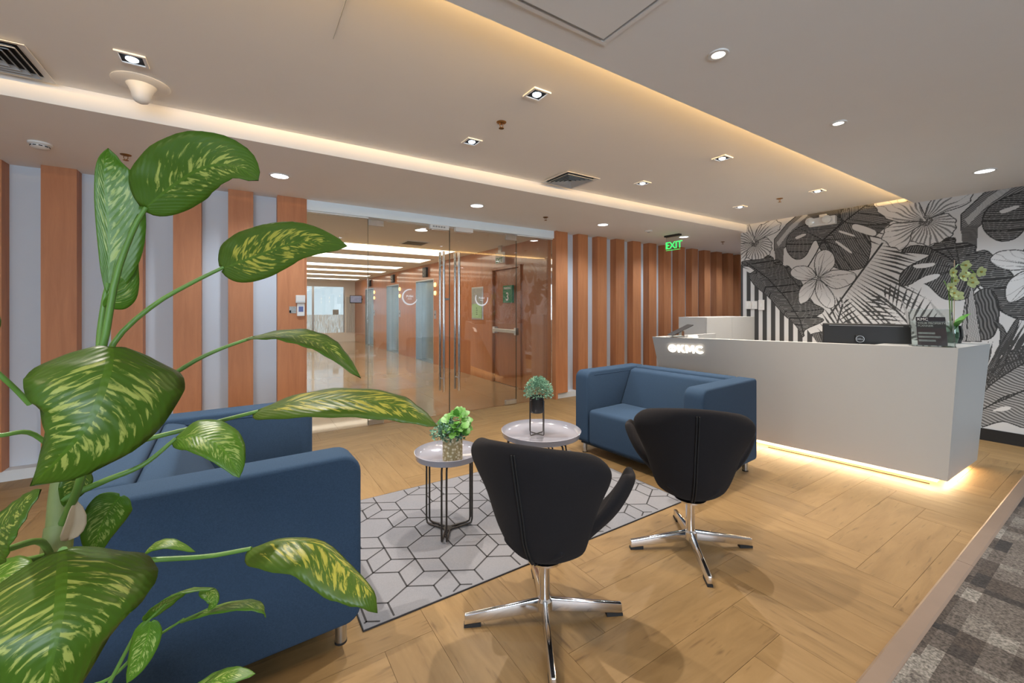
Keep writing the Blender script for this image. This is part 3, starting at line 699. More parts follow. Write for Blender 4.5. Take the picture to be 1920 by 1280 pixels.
text('numeral', '3', 0.20, 0.001, M['signwhite'], g, (-0.022, 0.0, 0.04), facing(-1, 0), 'CENTER', 0.004)
text('lettering', 'PARKING', 0.055, 0.001, M['signwhite'], g, (-0.022, 0.0, 0.235), facing(-1, 0), 'CENTER', 0.001)
e = thing('exit_sign', 'white and green exit sign above the brown stair door', 'sign', (XE - 0.10, 6.27, 2.14))
box('panel', M['signwhite'], -0.02, 0.02, -0.13, 0.13, 0, 0.19, e, 0.003)
box('bracket', M['steel'], -0.012, 0.012, -0.05, 0.05, 0.191, 0.309, e)
text('lettering', 'EXIT', 0.11, 0.001, M['signgreen'], e, (-0.022, 0.0, 0.02), facing(-1, 0), 'CENTER', 0.003)
nt = thing('notice_board', 'framed grey and pale green notice on the wood wall', 'notice', (XE - 0.001, 7.29, 1.13))
box('frame', M['steel'], -0.015, 0, -0.23, 0.23, 0, 0.64, nt, 0.003)
box('grey_sheet', M['printgrey'], -0.018, -0.0151, -0.20, 0.20, 0.34, 0.61, nt)
box('green_sheet', M['notice'], -0.018, -0.0151, -0.20, 0.20, 0.03, 0.31, nt)
for k in range(4): box('text_line', M['dark'], -0.0185, -0.0181, -0.03 + 0.01 * (k % 2), 0.03, 0.10 + 0.04 * k, 0.112 + 0.04 * k, nt)
# light panels in the lobby ceiling
for i, (y0, y1, x1) in enumerate(((7.3, 8.15, 3.45), (8.85, 9.6, 3.58), (10.85, 11.5, 3.6), (12.4, 13.0, 3.6), (14.2, 14.75, 3.6), (16.2, 16.8, 3.7))):
    t = thing('lobby_light_panel', '%s long white light panel across the lobby ceiling' % ('nearest', 'second', 'third', 'fourth', 'fifth', 'farthest')[i], 'light', (0, 0, ZL), 0, 'lobby ceiling light panels')
    box('diffuser', M['lobbystrip'], 0.2, x1, y0, y1, -0.004, -0.0005, t)
    for a, c, p, q in ((0.17, x1 + 0.03, y0 - 0.03, y0 - 0.001), (0.17, x1 + 0.03, y1 + 0.001, y1 + 0.03)):
        box('frame', M['white'], a, c, p, q, -0.012, -0.0005, t)
for i, (x, y, lab) in enumerate(((2.106,5.606,2.45)[:2] + ('round downlight in the lobby ceiling left of the lock boxes',), (4.017,5.664,2.45)[:2] + ('round downlight in the lobby ceiling near the stair door',))):
    t = thing('round_downlight', lab, 'downlight', (x, y, ZL), 0, 'round downlights in the lobby')
    B().lathe([(0.085, -0.001), (0.10, -0.001), (0.098, -0.007), (0.085, -0.007)], 28, cap=False).out('trim_ring', M['offwhite'], t, smooth=40)
    B().lathe([(0, -0.0045), (0.084, -0.0045), (0.084, -0.0012), (0, -0.0012)], 28, cap=False).out('lens', M['lampw'], t, smooth=40)
t = thing('air_vent', 'dark square air vent in the lobby ceiling before the light panels', 'air grille', (*(2.419,6.763,2.45)[:2], ZL))
box('frame', M['white'], -0.2, 0.2, -0.2, 0.2, -0.01, -0.0008, t)
for k in range(4): box('louvre', M['dark'], -0.17, 0.17, -0.17 + 0.09 * k, -0.11 + 0.09 * k, -0.014, -0.0101, t)
# far window wall
wfar = sroot('wall_lobby_end', 'grey end wall of the lobby around the bright window')
wx0, wx1, wz0, wz1 = 0.6, 3.50, 0.37, 2.22
for x0, x1, z0, z1 in ((-0.6, wx0, 0, ZL), (wx1, XE + 0.05, 0, ZL), (wx0, wx1, 0, wz0), (wx0, wx1, wz1, ZL)):
    box('wall_piece', M['ceil'], x0, x1, YE, YE + 0.1, z0, z1, wfar)
wn_ = sroot('window_2', 'bright far window of the lobby with frosted film')
box('pane', M['glass'], wx0, wx1, YE + 0.05, YE + 0.056, wz0, wz1, wn_)
box('frosted_film', M['film'], wx0, wx1, YE + 0.044, YE + 0.0465, wz0, 1.1, wn_)
for x0, x1 in ((2.28, 2.36), (wx0, wx0 + 0.05), (wx1 - 0.05, wx1)): box('mullion', M['steel'], x0, x1, YE + 0.01, YE + 0.04, wz0 + 0.001, wz1 - 0.001, wn_)
bl_ = thing('vertical_blinds', 'pale vertical blinds stacked right of the far window', 'blinds', (3.55, YE - 0.03, 0.37))
for k in range(5): box('blind_slat', M['white'], 0.065 * k, 0.065 * k + 0.05, -0.02, 0.0, 0.0, 1.45, bl_)
sg_ = tag(box('window_notice', M['printgrey'], 3.05, 3.27, YE - 0.004, YE - 0.0005, 1.10, 1.30), 'small grey square notice on the far window', 'notice')
sg_.location = (0, 0.042, 0)
tv = thing('wall_screen', 'small lit screen hanging at the far corner of the lobby', 'screen', (3.66, 16.75, 1.55))
box('bezel', M['black'], -0.22, 0.22, -0.02, 0.02, 0, 0.30, tv, 0.005)
box('display', M['screen'], -0.20, 0.20, -0.023, -0.0205, 0.03, 0.28, tv)
box('arm', M['black'], 0.2205, 0.239, -0.02, 0.02, 0.12, 0.18, tv)
# glass front
def pane(p, x0, x1): return box('pane', M['glass'], x0, x1, 4.925, 4.937, 0.008, 2.376, p)
w3 = sroot('window_3', 'fixed glass panel left of the glass doors'); pane(w3, 0.568, 1.208)
w4 = sroot('window_4', 'fixed glass panel right of the glass doors'); pane(w4, 3.257, 3.893)
for i, (x0, x1, hx, hinge) in enumerate(((1.212, 2.227, 2.125, 1.30), (2.233, 3.253, 2.335, 3.16))):
    d = sroot('door_%d' % (1 + i), ('left' if i == 0 else 'right') + ' glass door with tall steel pull bars')
    pane(d, x0, x1)
    for y in (4.872, 4.990):
        hb = B().tube([(hx, y, 0.30), (hx, y, 2.07)], 0.016, 14).out('handle', M['chrome'], d, smooth=60)
        for z in (0.46, 1.90):
            B().tube([(hx, y + (0.016 if y < 4.9 else -0.016), z), (hx, 4.925 if y < 4.9 else 4.937, z)], 0.008, 8).out('standoff', M['steel'], hb, smooth=60)
    for z0, z1 in ((2.305, 2.372), (0.010, 0.07)):
        box('patch_fitting', M['steel'], hinge - 0.088, hinge + 0.088, 4.912, 4.950, z0, z1, d, 0.003)
    # round door decal: open ring and a word
    cx_, cz_ = ((1.703, 1.487), (2.695, 1.480))[i]
    ring = B()
    a0, a1 = (70, 340) if i == 0 else (20, 300)
    a0, a1 = (75, 345) if i == 0 else (150, 372)
    N = 40
    for k in range(N):
        t0, t1 = math.radians(a0 + (a1 - a0) * k / N), math.radians(a0 + (a1 - a0) * (k + 1) / N)
        r0 = 0.088 - 0.010 * math.sin(PI * k / N); r1 = 0.088 - 0.010 * math.sin(PI * (k + 1) / N)
        ring.bm.faces.new([ring.bm.verts.new((cx_ + r * math.cos(t), 4.9242, cz_ + r * math.sin(t))) for r, t in ((r0, t0), (0.098, t0), (0.098, t1), (r1, t1))])
    bmesh.ops.remove_doubles(ring.bm, verts=ring.bm.verts, dist=0.0004)
    ring.out('decal_ring', M['decal'], d)
    text('lettering', 'PUSH', 0.036, 0.0, M['decal'], d, (cx_, 4.9240, cz_ - 0.002), facing(0, -1), 'CENTER', 0.0008)
    box('lettering_line', M['decal'], cx_ - 0.025, cx_ + 0.025, 4.9238, 4.9243, cz_ - 0.025, cz_ - 0.019, d)
for x, p in ((1.2095, w3), (1.2105, bpy.data.objects['door_1']), (2.2285, bpy.data.objects['door_1']), (2.2315, bpy.data.objects['door_2']), (3.2545, bpy.data.objects['door_2']), (3.2555, w4)):
    if p in (w3, w4): continue
    box('glass_edge', M['edge'], x - 0.0015, x + 0.0015, 4.924, 4.938, 0.008, 2.376, p)
B().bb(2.13, 2.22, 4.9205, 4.9245, 1.455, 1.480).out('lock_plate', M['steel'], bpy.data.objects['door_1'])
for i, (x0, x1, m_, lab) in enumerate(((1.94, 2.19, 'signwhite', 'white magnetic lock box with print above the left door'), (2.28, 2.53, 'offwhite', 'cream magnetic lock box above the right door'))):
    t = thing('magnetic_lock', lab, 'door lock', (x0, 4.88, 2.335))
    box('housing', M[m_], 0, x1 - x0, -0.03, 0.03, 0, 0.056, t, 0.004)
    box('armature', M['steel'], 0.02, x1 - x0 - 0.02, -0.02, 0.02, -0.012, -0.0005, t)
    if i == 0:
        for k in range(5): box('print', M['printgrey'], 0.03 + 0.035 * k, 0.055 + 0.035 * k, -0.0306, -0.03, 0.02, 0.04, t)
# access control left of the glass
r = thing('card_reader', 'white card reader with a blue keypad on the last slat', 'card reader', (0.508, 4.8495, 1.27))
box('case', M['signwhite'], -0.036, 0.036, -0.025, 0, 0, 0.132, r, 0.006)
box('keypad', M['bluescr'], -0.022, 0.022, -0.0265, -0.0251, 0.045, 0.10, r)
r = thing('door_release', 'white box above the card reader on the last slat', 'switch box', (0.504, 4.8495, 1.405))
box('case', M['offwhite'], -0.045, 0.044, -0.045, 0, 0, 0.082, r, 0.006)
box('lid_edge', M['white'], -0.043, 0.042, -0.048, -0.0451, 0.012, 0.018, r)
r = thing('wall_card', 'small grey printed card left of the card reader', 'card', (0.435, 4.8495, 1.30))
box('card', M['printgrey'], -0.032, 0.032, -0.004, 0, 0, 0.07, r)
box('stripe', M['dark'], -0.032, -0.015, -0.0046, -0.0041, 0.004, 0.03, r)

# ---------------------------------------------------------------- ceiling fixtures
def square_light(x, y, label):
    t = thing('square_downlight', label, 'downlight', (x, y, 2.615), 0, 'square recessed downlights in the raised ceiling')
    for a, c, p, q in ((-0.06, 0.06, -0.06, -0.046), (-0.06, 0.06, 0.046, 0.06), (-0.06, -0.046, -0.0455, 0.0455), (0.046, 0.06, -0.0455, 0.0455)):
        box('frame', M['ceil'], a, c, p, q, -0.010, -0.0015, t)
    box('reflector', M['dark'], -0.0455, 0.0455, -0.0455, 0.0455, -0.004, -0.0015, t)
    B().lathe([(0.0, -0.016), (0.018, -0.015), (0.026, -0.009), (0.026, -0.0045), (0.0, -0.0045)], 20, cap=False).out('lens', M['lampb'], t, smooth=60)
names = ['square downlight outside the upper left, nearest the left grille', 'square downlight between the left grille and the white dome', 'large square downlight at the ceiling centre near the glowing cove', 'square downlight just left of the central sprinkler, towards the cream band', 'square downlight on the cove side, second in from the mural', 'small square downlight right of the middle air grille', 'square downlight at the mural end beside the glowing cove', 'faint square downlight at the mural end near the cream band']
for (x, y), nm in zip(SQ, names): square_light(x, y, nm)
def round_light(x, y, z, r, m, label, grp):
    t = thing('round_downlight', label, 'downlight', (x, y, z), 0, grp)
    B().lathe([(r, -0.001), (r + 0.016, -0.001), (r + 0.014, -0.007), (r, -0.007)], 28, cap=False).out('trim_ring', M['offwhite'], t, smooth=40)
    B().lathe([(0, -0.0045), (r - 0.001, -0.0045), (r - 0.001, -0.0012), (0, -0.0012)], 28, cap=False).out('lens', M[m], t, smooth=40)
for x, lab in ((0.27, 'round white downlight over the last slat left of the glass'), (2.2, 'round white downlight above the glass doors'), (4.15, 'round white downlight above the first slats right of the glass'), (5.95, 'round white downlight right beside the hanging green exit sign'), (7.9, 'round white downlight deep in the slatted corridor')):
    round_light(x, 4.13, 2.5, 0.068, 'lamp', lab, 'round downlights in the soffit')
for x, y, lab in ((1.877, 1.12, 'round warm downlight in the low ceiling nearest the access hatch'), (3.222, 1.116, 'round warm downlight in the middle of the low ceiling'), (5.412, 0.817, 'bright round downlight in the low ceiling near the mural'), (3.3, -1.2, 'round downlight over the carpet behind the viewer'), (0.4, -1.2, 'round downlight over the carpet at the viewer'), (5.4, -1.2, 'unseen round downlight by the mural, boosted to light the desk end'), (-1.6, 0.6, 'round downlight over the floor edge at the left wall')):
    round_light(x, y, 2.545, 0.030 if x < 5 else 0.06, 'lampw' if x < 5 else 'lamp', lab, 'round downlights in the low ceiling')
# access hatch
t = thing('access_panel', 'square access hatch with a grooved rim in the low ceiling', 'hatch', (1.07, 1.06, 2.545))
for a, c, p, q in ((-0.3, 0.3, -0.3, -0.282), (-0.3, 0.3, 0.282, 0.3), (-0.3, -0.282, -0.2815, 0.2815), (0.282, 0.3, -0.2815, 0.2815)):
    box('rim', M['ceil'], a, c, p, q, -0.007, -0.0008, t)
box('gap', M['grillegrey'], -0.2815, 0.2815, -0.2815, 0.2815, -0.0015, -0.0008, t)
box('panel', M['ceil'], -0.262, 0.262, -0.262, 0.262, -0.012, -0.0016, t)
# four-way air diffusers
def diffuser(x, y, label):
    t = thing('air_diffuser', label, 'air grille', (x, y, 2.6145), 0, 'square ceiling air grilles')
    box('backing', M['dark'], -0.17, 0.17, -0.17, 0.17, -0.006, -0.0015, t)
    def ring(h, w, z0, z1, nm, m):
        bm = B()
        o, i_ = h, h - w
        for k in range(4):
            rt = Matrix.Rotation(k * PI / 2, 4, 'Z')
            c = [rt @ Vector(p) for p in ((-o, -o, z1), (o, -o, z1), (i_, -i_, z0), (-i_, -i_, z0))]
            d = [p + Vector((0, 0, 0.004)) for p in c]
            bm.hexa(c + d)
        bmesh.ops.remove_doubles(bm.bm, verts=bm.bm.verts, dist=0.0002)
        bm.out(nm, m, t)
    ring(0.205, 0.035, -0.010, -0.0185, 'frame', M['offwhite'])
    for k in range(5): ring(0.163 - 0.030 * k, 0.016, -0.012, -0.026, 'blade', M['grillegrey'])
diffuser(-1.075, 3.12, 'large square air grille cut off at the upper left')
diffuser(2.69, 3.12, 'small square air grille near the middle of the cream band')
# dome access point, smoke heads, sprinklers
t = thing('ceiling_dome', 'cream mushroom shaped dome hanging beside the cream band', 'dome', (-0.478, 3.10, 2.615))
B().lathe([(0.0, -0.001), (0.128, -0.001), (0.13, -0.006), (0.115, -0.014), (0.0, -0.016)], 36, cap=False).out('flange', M['offwhite'], t, smooth=50)
B().lathe([(0.068, -0.0155), (0.056, -0.035), (0.046, -0.06), (0.040, -0.09), (0.030, -0.105), (0.014, -0.113), (0.0, -0.115)], 28, cap=False).out('dome', M['offwhite'], t, smooth=60)
t = thing('smoke_detector', 'white smoke detector on the soffit above the left slats', 'smoke detector', (-1.184, 4.218, 2.5))
B().lathe([(0.0, -0.0008), (0.06, -0.0008), (0.06, -0.012), (0.052, -0.018), (0.0, -0.018)], 28, cap=False).out('base', M['signwhite'], t, smooth=40)
B().lathe([(0.045, -0.0185), (0.048, -0.03), (0.036, -0.04), (0.0, -0.042)], 28, cap=False).out('head', M['offwhite'], t, smooth=40)
for k in range(10):
    a = k * PI / 5
    B().box((0.047 * math.cos(a), 0.047 * math.sin(a), -0.027), (0.004, 0.018, 0.006), rot=Matrix.Rotation(a, 3, 'Z')).out('vent_slot', M['dark'], t)
t = thing('ceiling_detector', 'flat white disc detector on the soffit left of the exit sign', 'detector', (5.035, 4.08, 2.5))
B().lathe([(0.0, -0.0008), (0.055, -0.0008), (0.05, -0.018), (0.0, -0.024)], 24, cap=False).out('base', M['offwhite'], t, smooth=40)
B().lathe([(0.0, -0.0245), (0.02, -0.0245), (0.018, -0.03), (0.0, -0.032)], 16, cap=False).out('lens', M['grillegrey'], t, smooth=40)
def sprinkler(x, y, z, label):
    t = thing('sprinkler', label, 'sprinkler', (x, y, z), 0, 'fire sprinklers')
    B().lathe([(0.0, -0.0008), (0.034, -0.0008), (0.030, -0.006), (0.012, -0.010), (0.0, -0.010)], 20, cap=False).out('escutcheon', M['brass'], t, smooth=50)
    for s in (-1, 1): B().tube([(s * 0.012, 0, -0.0095), (s * 0.012, 0, -0.028), (0, 0, -0.040)], 0.0025, 6).out('frame_arm', M['brass'], t, smooth=60)
    B().lathe([(0.0, -0.040), (0.018, -0.041), (0.018, -0.043), (0.0, -0.044)], 16, cap=False).out('deflector', M['brass'], t, smooth=30)
sprinkler(1.477, 2.42, 2.615, 'brown sprinkler in the middle of the raised ceiling')
sprinkler(5.194, 2.362, 2.615, 'tiny sprinkler in the raised ceiling close to the mural')
sprinkler(3.209, 4.188, 2.5, 'sprinkler on the soffit above the right end of the glass')
sprinkler(6.956, 4.072, 2.5, 'sprinkler on the soffit right of the exit sign')
sprinkler(-0.735, 4.191, 2.5, 'dark sprinkler on the soffit half hidden by the top leaf')
# hanging exit sign
t = thing('exit_sign', 'hanging glowing green exit sign below the soffit', 'sign', (5.642, 4.105, 2.5))
box('housing', M['black'], -0.035, 0.035, -0.13, 0.14, -0.028, -0.0008, t, 0.004)
box('acrylic_panel', M['acrylic'], -0.004, 0.004, -0.125, 0.125, -0.235, -0.0285, t)
text('lettering', 'EXIT', 0.155, 0.001, M['green'], t, (-0.0055, -0.015, -0.215), facing(-1, 0), 'CENTER', 0.001, 0.95)
B().prism([(-0.0055, 0.118, -0.165), (-0.0055, 0.098, -0.125), (-0.0055, 0.098, -0.205)], (0.001, 0, 0)).out('arrow', M['green'], t)
for a, c, p, q in ((-0.128, 0.128, -0.239, -0.2355), ): box('edge', M['green'], -0.004, 0.004, a, c, p, q, t)
# emergency light and switches on the mural wall
t = thing('emergency_light', 'cream twin head emergency light mounted on the mural', 'emergency light', (XW - 0.002, 2.378, 2.43))
box('housing', M['offwhite'], -0.07, 0, -0.15, 0.15, 0.0, 0.11, t, 0.012, 3)
box('bracket', M['offwhite'], -0.03, 0, -0.04, 0.04, 0.1105, 0.15, t, 0.004)
for y in (0.115, -0.075):
    h = B().lathe([(0.0, -0.02), (0.045, -0.02), (0.05, 0.02), (0.052, 0.035), (0.047, 0.036)], 24, cap=False).out('lamp_head', M['offwhite'], t, smooth=45, loc=(-0.092, y, 0.062), rot=(0, -PI / 2, 0.25 if y > 0 else 0))
    B().lathe([(0.0, 0.046), (0.030, 0.042), (0.046, 0.0365)], 24, cap=False).out('lens', M['lenswhite'], h, smooth=60)
for i, (y, lab) in enumerate(((3.345, 'left'), (3.255, 'middle'), (3.155, 'right'))):
    t = thing('switch_plate', '%s one of three white switch plates on the striped mural corner' % lab, 'switch', (XW - 0.001, y, 1.40), 0, 'switch plates on the mural corner')
    hh_ = 0.06 if i < 2 else 0.075
    box('plate', M['offwhite'], -0.012, 0, -0.042, 0.042, -hh_, hh_, t, 0.003)
    box('rocker', M['signwhite'], -0.016, -0.0121, -0.014, 0.014, -0.025, 0.025, t, 0.001)

# ---------------------------------------------------------------- reception desk
TL, TR, RR = (3.652, 2.911), (4.509, 0.812), (5.353, 0.774)
BL, BR, BRR = (4.131, 3.05), (4.414, 0.850), (5.254, 0.835)
ZT, ZB = 1.05, 0.06
dk = thing('reception_desk', 'white tapered reception desk with glowing base and lit letters', 'reception desk')
def v3(p, z): return Vector((p[0], p[1], z))
# front slab: outer face between the four measured corners, 10 cm thick, subdivided because the face twists
def slab(name, a0, a1, b0, b1, th, seg=12):
    bm = B(); rows = []
    for i in range(seg + 1):
        t_ = i / seg
        o0, o1 = a0.lerp(a1, t_), b0.lerp(b1, t_)       # bottom, top
        col_ = [o0.lerp(o1, k / 6) for k in range(7)]
        rows.append([[bm.bm.verts.new(p) for p in col_], [bm.bm.verts.new(p + th) for p in col_]])
    for A, C in zip(rows, rows[1:]):
        for k in range(6):
            bm.bm.faces.new((A[0][k], C[0][k], C[0][k + 1], A[0][k + 1])); bm.bm.faces.new((A[1][k + 1], C[1][k + 1], C[1][k], A[1][k]))
        bm.bm.faces.new((A[0][0], A[1][0], C[1][0], C[0][0])); bm.bm.faces.new((A[0][6], C[0][6], C[1][6], A[1][6]))
    for A in (rows[0], rows[-1]):
        for k in range(6): bm.bm.faces.new((A[0][k], A[0][k + 1], A[1][k + 1], A[1][k]))
    return bm.out(name, M['desk'], dk, smooth=25)
slab('front_panel', v3(BL, ZB), v3(BR, ZB), v3(TL, ZT), v3(TR, ZT), Vector((0.09, 0.0, 0)))
slab('end_panel', v3(BR, ZB) + Vector((0.0905, 0, 0)), v3(BRR, ZB), v3(TR, ZT) + Vector((0.0905, 0, 0)), v3(RR, ZT), Vector((0, 0.05, 0)), 6)
slab('side_panel', v3(BL, ZB) + Vector((0.0905, 0.0, 0)), Vector((4.75, 3.05, ZB)), v3(TL, ZT) + Vector((0.0905, 0, 0)), Vector((4.75, 2.911, ZT)), Vector((0, -0.05, 0)), 4)
B().hexa([(4.60, 0.862, 1.02), (5.34, 0.826, 1.02), (5.34, 1.28, 1.02), (4.41, 1.28, 1.02), (4.60, 0.862, 1.0495), (5.34, 0.826, 1.0495), (5.34, 1.28, 1.0495), (4.41, 1.28, 1.0495)]).out('end_counter', M['desk'], dk)
B().hexa([(4.36, 1.29, 0.71), (5.05, 1.29, 0.71), (4.75, 2.84, 0.71), (3.95, 2.84, 0.71), (4.36, 1.29, 0.74), (5.05, 1.29, 0.74), (4.75, 2.84, 0.74), (3.95, 2.84, 0.74)]).out('worktop', M['desk'], dk)
B().hexa([(4.53, 0.93, 0.0), (5.16, 0.93, 0.0), (5.16, 2.95, 0.0), (4.26, 2.95, 0.0), (4.53, 0.93, 0.058), (5.16, 0.93, 0.058), (5.16, 2.95, 0.058), (4.26, 2.95, 0.058)]).out('plinth', M['desk'], dk)
led = B()
led.tube([(4.200, 2.95, 0.052), (4.475, 0.905, 0.052)], 0.005, 6)
led.out('led_strip', M['led'], dk)
B().tube([(4.49, 0.89, 0.052), (5.19, 0.885, 0.052)], 0.005, 6).out('led_strip', M['led'], dk)
B().tube([(4.28, 2.05, 0.006), (4.36, 1.55, 0.006), (4.43, 0.95, 0.006)], 0.004, 6).out('cable', M['black'], dk)
# lit letters on the front: frame of the face near its left end
def face(t_, z):
    q = (z - ZB) / (ZT - ZB)
    return v3(BL, ZB).lerp(v3(BR, ZB), t_).lerp(v3(TL, ZT).lerp(v3(TR, ZT), t_), q)
sgn = thing('illuminated_sign', 'warm lit white lettering on the desk front', 'sign')
p0 = face(0.065, 0.90); px_ = (face(0.25, 0.90) - p0).normalized(); pz_ = (face(0.12, 1.0) - face(0.12, 0.85)).normalized()
nrm = px_.cross(pz_).normalized(); pz_ = nrm.cross(px_)
Rm = Matrix((px_, pz_, nrm)).transposed()
def on_face(a, b2, d=0.012): return p0 + px_ * a + pz_ * b2 + nrm * d
H_ = 0.105; adv = 0.0
em = B().lathe([(0.0, -0.006), (0.042, -0.006), (0.042, 0.006), (0.0, 0.006)], 32, cap=False).out('emblem', M['signled'], sgn, smooth=40, loc=on_face(0.042, 0.042), rot=Rm.to_euler())
for a in (-0.014, 0.014): B().box((a, 0, 0.0068), (0.004, 0.07, 0.001)).out('emblem_line', M['desk'], em)
B().box((0, 0, 0.0068), (0.07, 0.004, 0.001)).out('emblem_line', M['desk'], em)
GL = {'K': [(0, 0), (0, 1), (.24, 1), (.24, .60), (.52, 1), (.82, 1), (.46, .53), (.84, 0), (.54, 0), (.30, .36), (.24, .29), (.24, 0)],
      'M': [(0, 0), (0, 1), (.27, 1), (.5, .50), (.73, 1), (1, 1), (1, 0), (.77, 0), (.77, .58), (.57, .16), (.43, .16), (.23, .58), (.23, 0)],
      'C': [(.5 + .52 * math.cos(math.radians(g)), .5 + .52 * math.sin(math.radians(g))) for g in range(42, 319, 12)] + [(.5 + .29 * math.cos(math.radians(g)), .5 + .29 * math.sin(math.radians(g))) for g in range(318, 41, -12)]}
for ch, a in (('K', 0.094), ('M', 0.172), ('C', 0.266)):
    B().prism([(p * 0.084, q * 0.084, -0.004) for p, q in GL[ch]], (0, 0, 0.008)).out('letter', M['signled'], sgn, loc=on_face(a, 0.0), rot=Rm.to_euler())
# white cabinet behind the desk
t = thing('storage_cabinet', 'low white cabinet standing behind the desk against the mural', 'cabinet', (4.862, 3.05, 0))
box('carcass', M['desk'], 0, 1.13, 0.022, 0.40, 0.0, 1.237, t)
box('door', M['desk'], 0.001, 0.5635, 0, 0.0215, 0.05, 1.236, t, 0.002)
box('door', M['desk'], 0.5665, 1.129, 0, 0.0215, 0.05, 1.236, t, 0.002)
for a in (0.53, 0.60): box('handle', M['steel'], a - 0.006, a + 0.006, -0.025, -0.0005, 0.55, 0.70, t, 0.002)
# monitor seen from behind
t = thing('monitor', 'black monitor turned with its back to the lounge on the desk', 'monitor', (4.66, 1.42, 0.74), math.atan2(-0.95, 0.30))
box('back_shell', M['black'], -0.30, 0.30, -0.045, -0.002, 0.125, 0.475, t, 0.012, 3)
box('screen', M['dark'], -0.295, 0.295, -0.0015, 0.0, 0.135, 0.468, t)
box('stand', M['black'], -0.04, 0.04, -0.075, -0.0455, 0.012, 0.30, t, 0.006)
box('foot', M['black'], -0.13, 0.13, -0.14, 0.08, 0.0, 0.0115, t, 0.004)
box('vent', M['grillegrey'], -0.25, 0.25, -0.0462, -0.0452, 0.455, 0.458, t)
em = B(); N = 32
for k in range(N):
    a, c = 2 * PI * k / N, 2 * PI * (k + 1) / N
    em.bm.faces.new([em.bm.verts.new((r * math.cos(g), 0, r * math.sin(g))) for r, g in ((0.026, a), (0.030, a), (0.030, c), (0.026, c))])
bmesh.ops.remove_doubles(em.bm, verts=em.bm.verts, dist=0.0003)
em.out('emblem_ring', M['steel'], t, loc=(-0.03, -0.0765, 0.34))
box('emblem_plate', M['black'], -0.062, 0.002, -0.0763, -0.0452, 0.308, 0.372, t, 0.004)
text('emblem_lettering', 'DELL', 0.021, 0.0003, M['steel'], t, (-0.03, -0.0767, 0.333), (PI / 2, 0, 0), 'CENTER', 0.0)
# tablet on a stand, card tray
t = thing('tablet', 'dark tablet leaning on a small clear stand at the desk end', 'tablet', (3.83, 2.70, 1.0505), math.atan2(-0.56, 0.83))
B().box((0, 0, 0.075), (0.24, 0.15, 0.009), 0.003, rot=Matrix.Rotation(math.radians(-27), 3, 'Y')).out('screen_slab', M['black'], t)
B().hexa([(-0.09, -0.04, 0), (0.03, -0.04, 0), (0.03, 0.04, 0), (-0.09, 0.04, 0), (-0.07, -0.03, 0.018), (0.03, -0.03, 0.068), (0.03, 0.03, 0.068), (-0.07, 0.03, 0.018)]).out('stand', M['acrylic'], t)
t = thing('card_tray', 'small white card tray beside the tablet on the desk', 'card tray', (3.90, 2.60, 1.0505), -1.1)
box('base', M['signwhite'], -0.05, 0.05, -0.03, 0.03, 0, 0.008, t, 0.002)
box('card_stack', M['signwhite'], -0.045, 0.045, -0.025, 0.025, 0.0085, 0.026, t)
# leaflet holder
t = thing('leaflet_holder', 'clear acrylic holder with a dark leaflet on the desk corner', 'leaflet holder', (4.53, 0.95, 1.051), math.atan2(-0.86, 0.40))
tl = Matrix.Rotation(math.radians(-16), 3, 'X')
def tb(name, m, x0, x1, z0, z1, y, th): return B().box(tl @ Vector(((x0 + x1) / 2, y, (z0 + z1) / 2 + 0.004)), (x1 - x0, th, z1 - z0), rot=tl).out(name, m, t)
tb('back_plate', M['acrylic'], -0.125, 0.125, 0, 0.31, 0.03, 0.003)
tb('pocket', M['acrylic'], -0.125, 0.125, 0, 0.20, 0.002, 0.003)
box('base', M['acrylic'], -0.125, 0.125, -0.01, 0.12, 0, 0.003, t)
for x in (-0.124, 0.124): tb('side_edge', M['acrylic'], x - 0.0015, x + 0.0015, 0.0, 0.28, 0.016, 0.024)
lf_ = tb('leaflet', M['maroon'], -0.085, 0.085, 0.01, 0.24, 0.018, 0.003)
tb('leaflet_header', M['leafletblack'], -0.085, 0.085, 0.15, 0.24, 0.0155, 0.001)
rt_ = (PI / 2 - math.radians(16), 0, 0)
text('lettering', 'KMC', 0.030, 0.0003, M['signwhite'], t, tl @ Vector((-0.078, 0.014, 0.215)), rt_, 'LEFT', 0.0)
text('lettering', 'YOUR PROPERTY', 0.021, 0.0003, M['signwhite'], t, tl @ Vector((-0.078, 0.014, 0.185)), rt_, 'LEFT', 0.0)
text('lettering', 'PLANNER', 0.021, 0.0003, M['signwhite'], t, tl @ Vector((-0.078, 0.014, 0.164)), rt_, 'LEFT', 0.0)
for k in range(3): tb('print_block', M['printgrey'], -0.078, 0.02 + 0.03 * (k % 2), 0.04 + 0.03 * k, 0.055 + 0.03 * k, 0.0158, 0.0006)
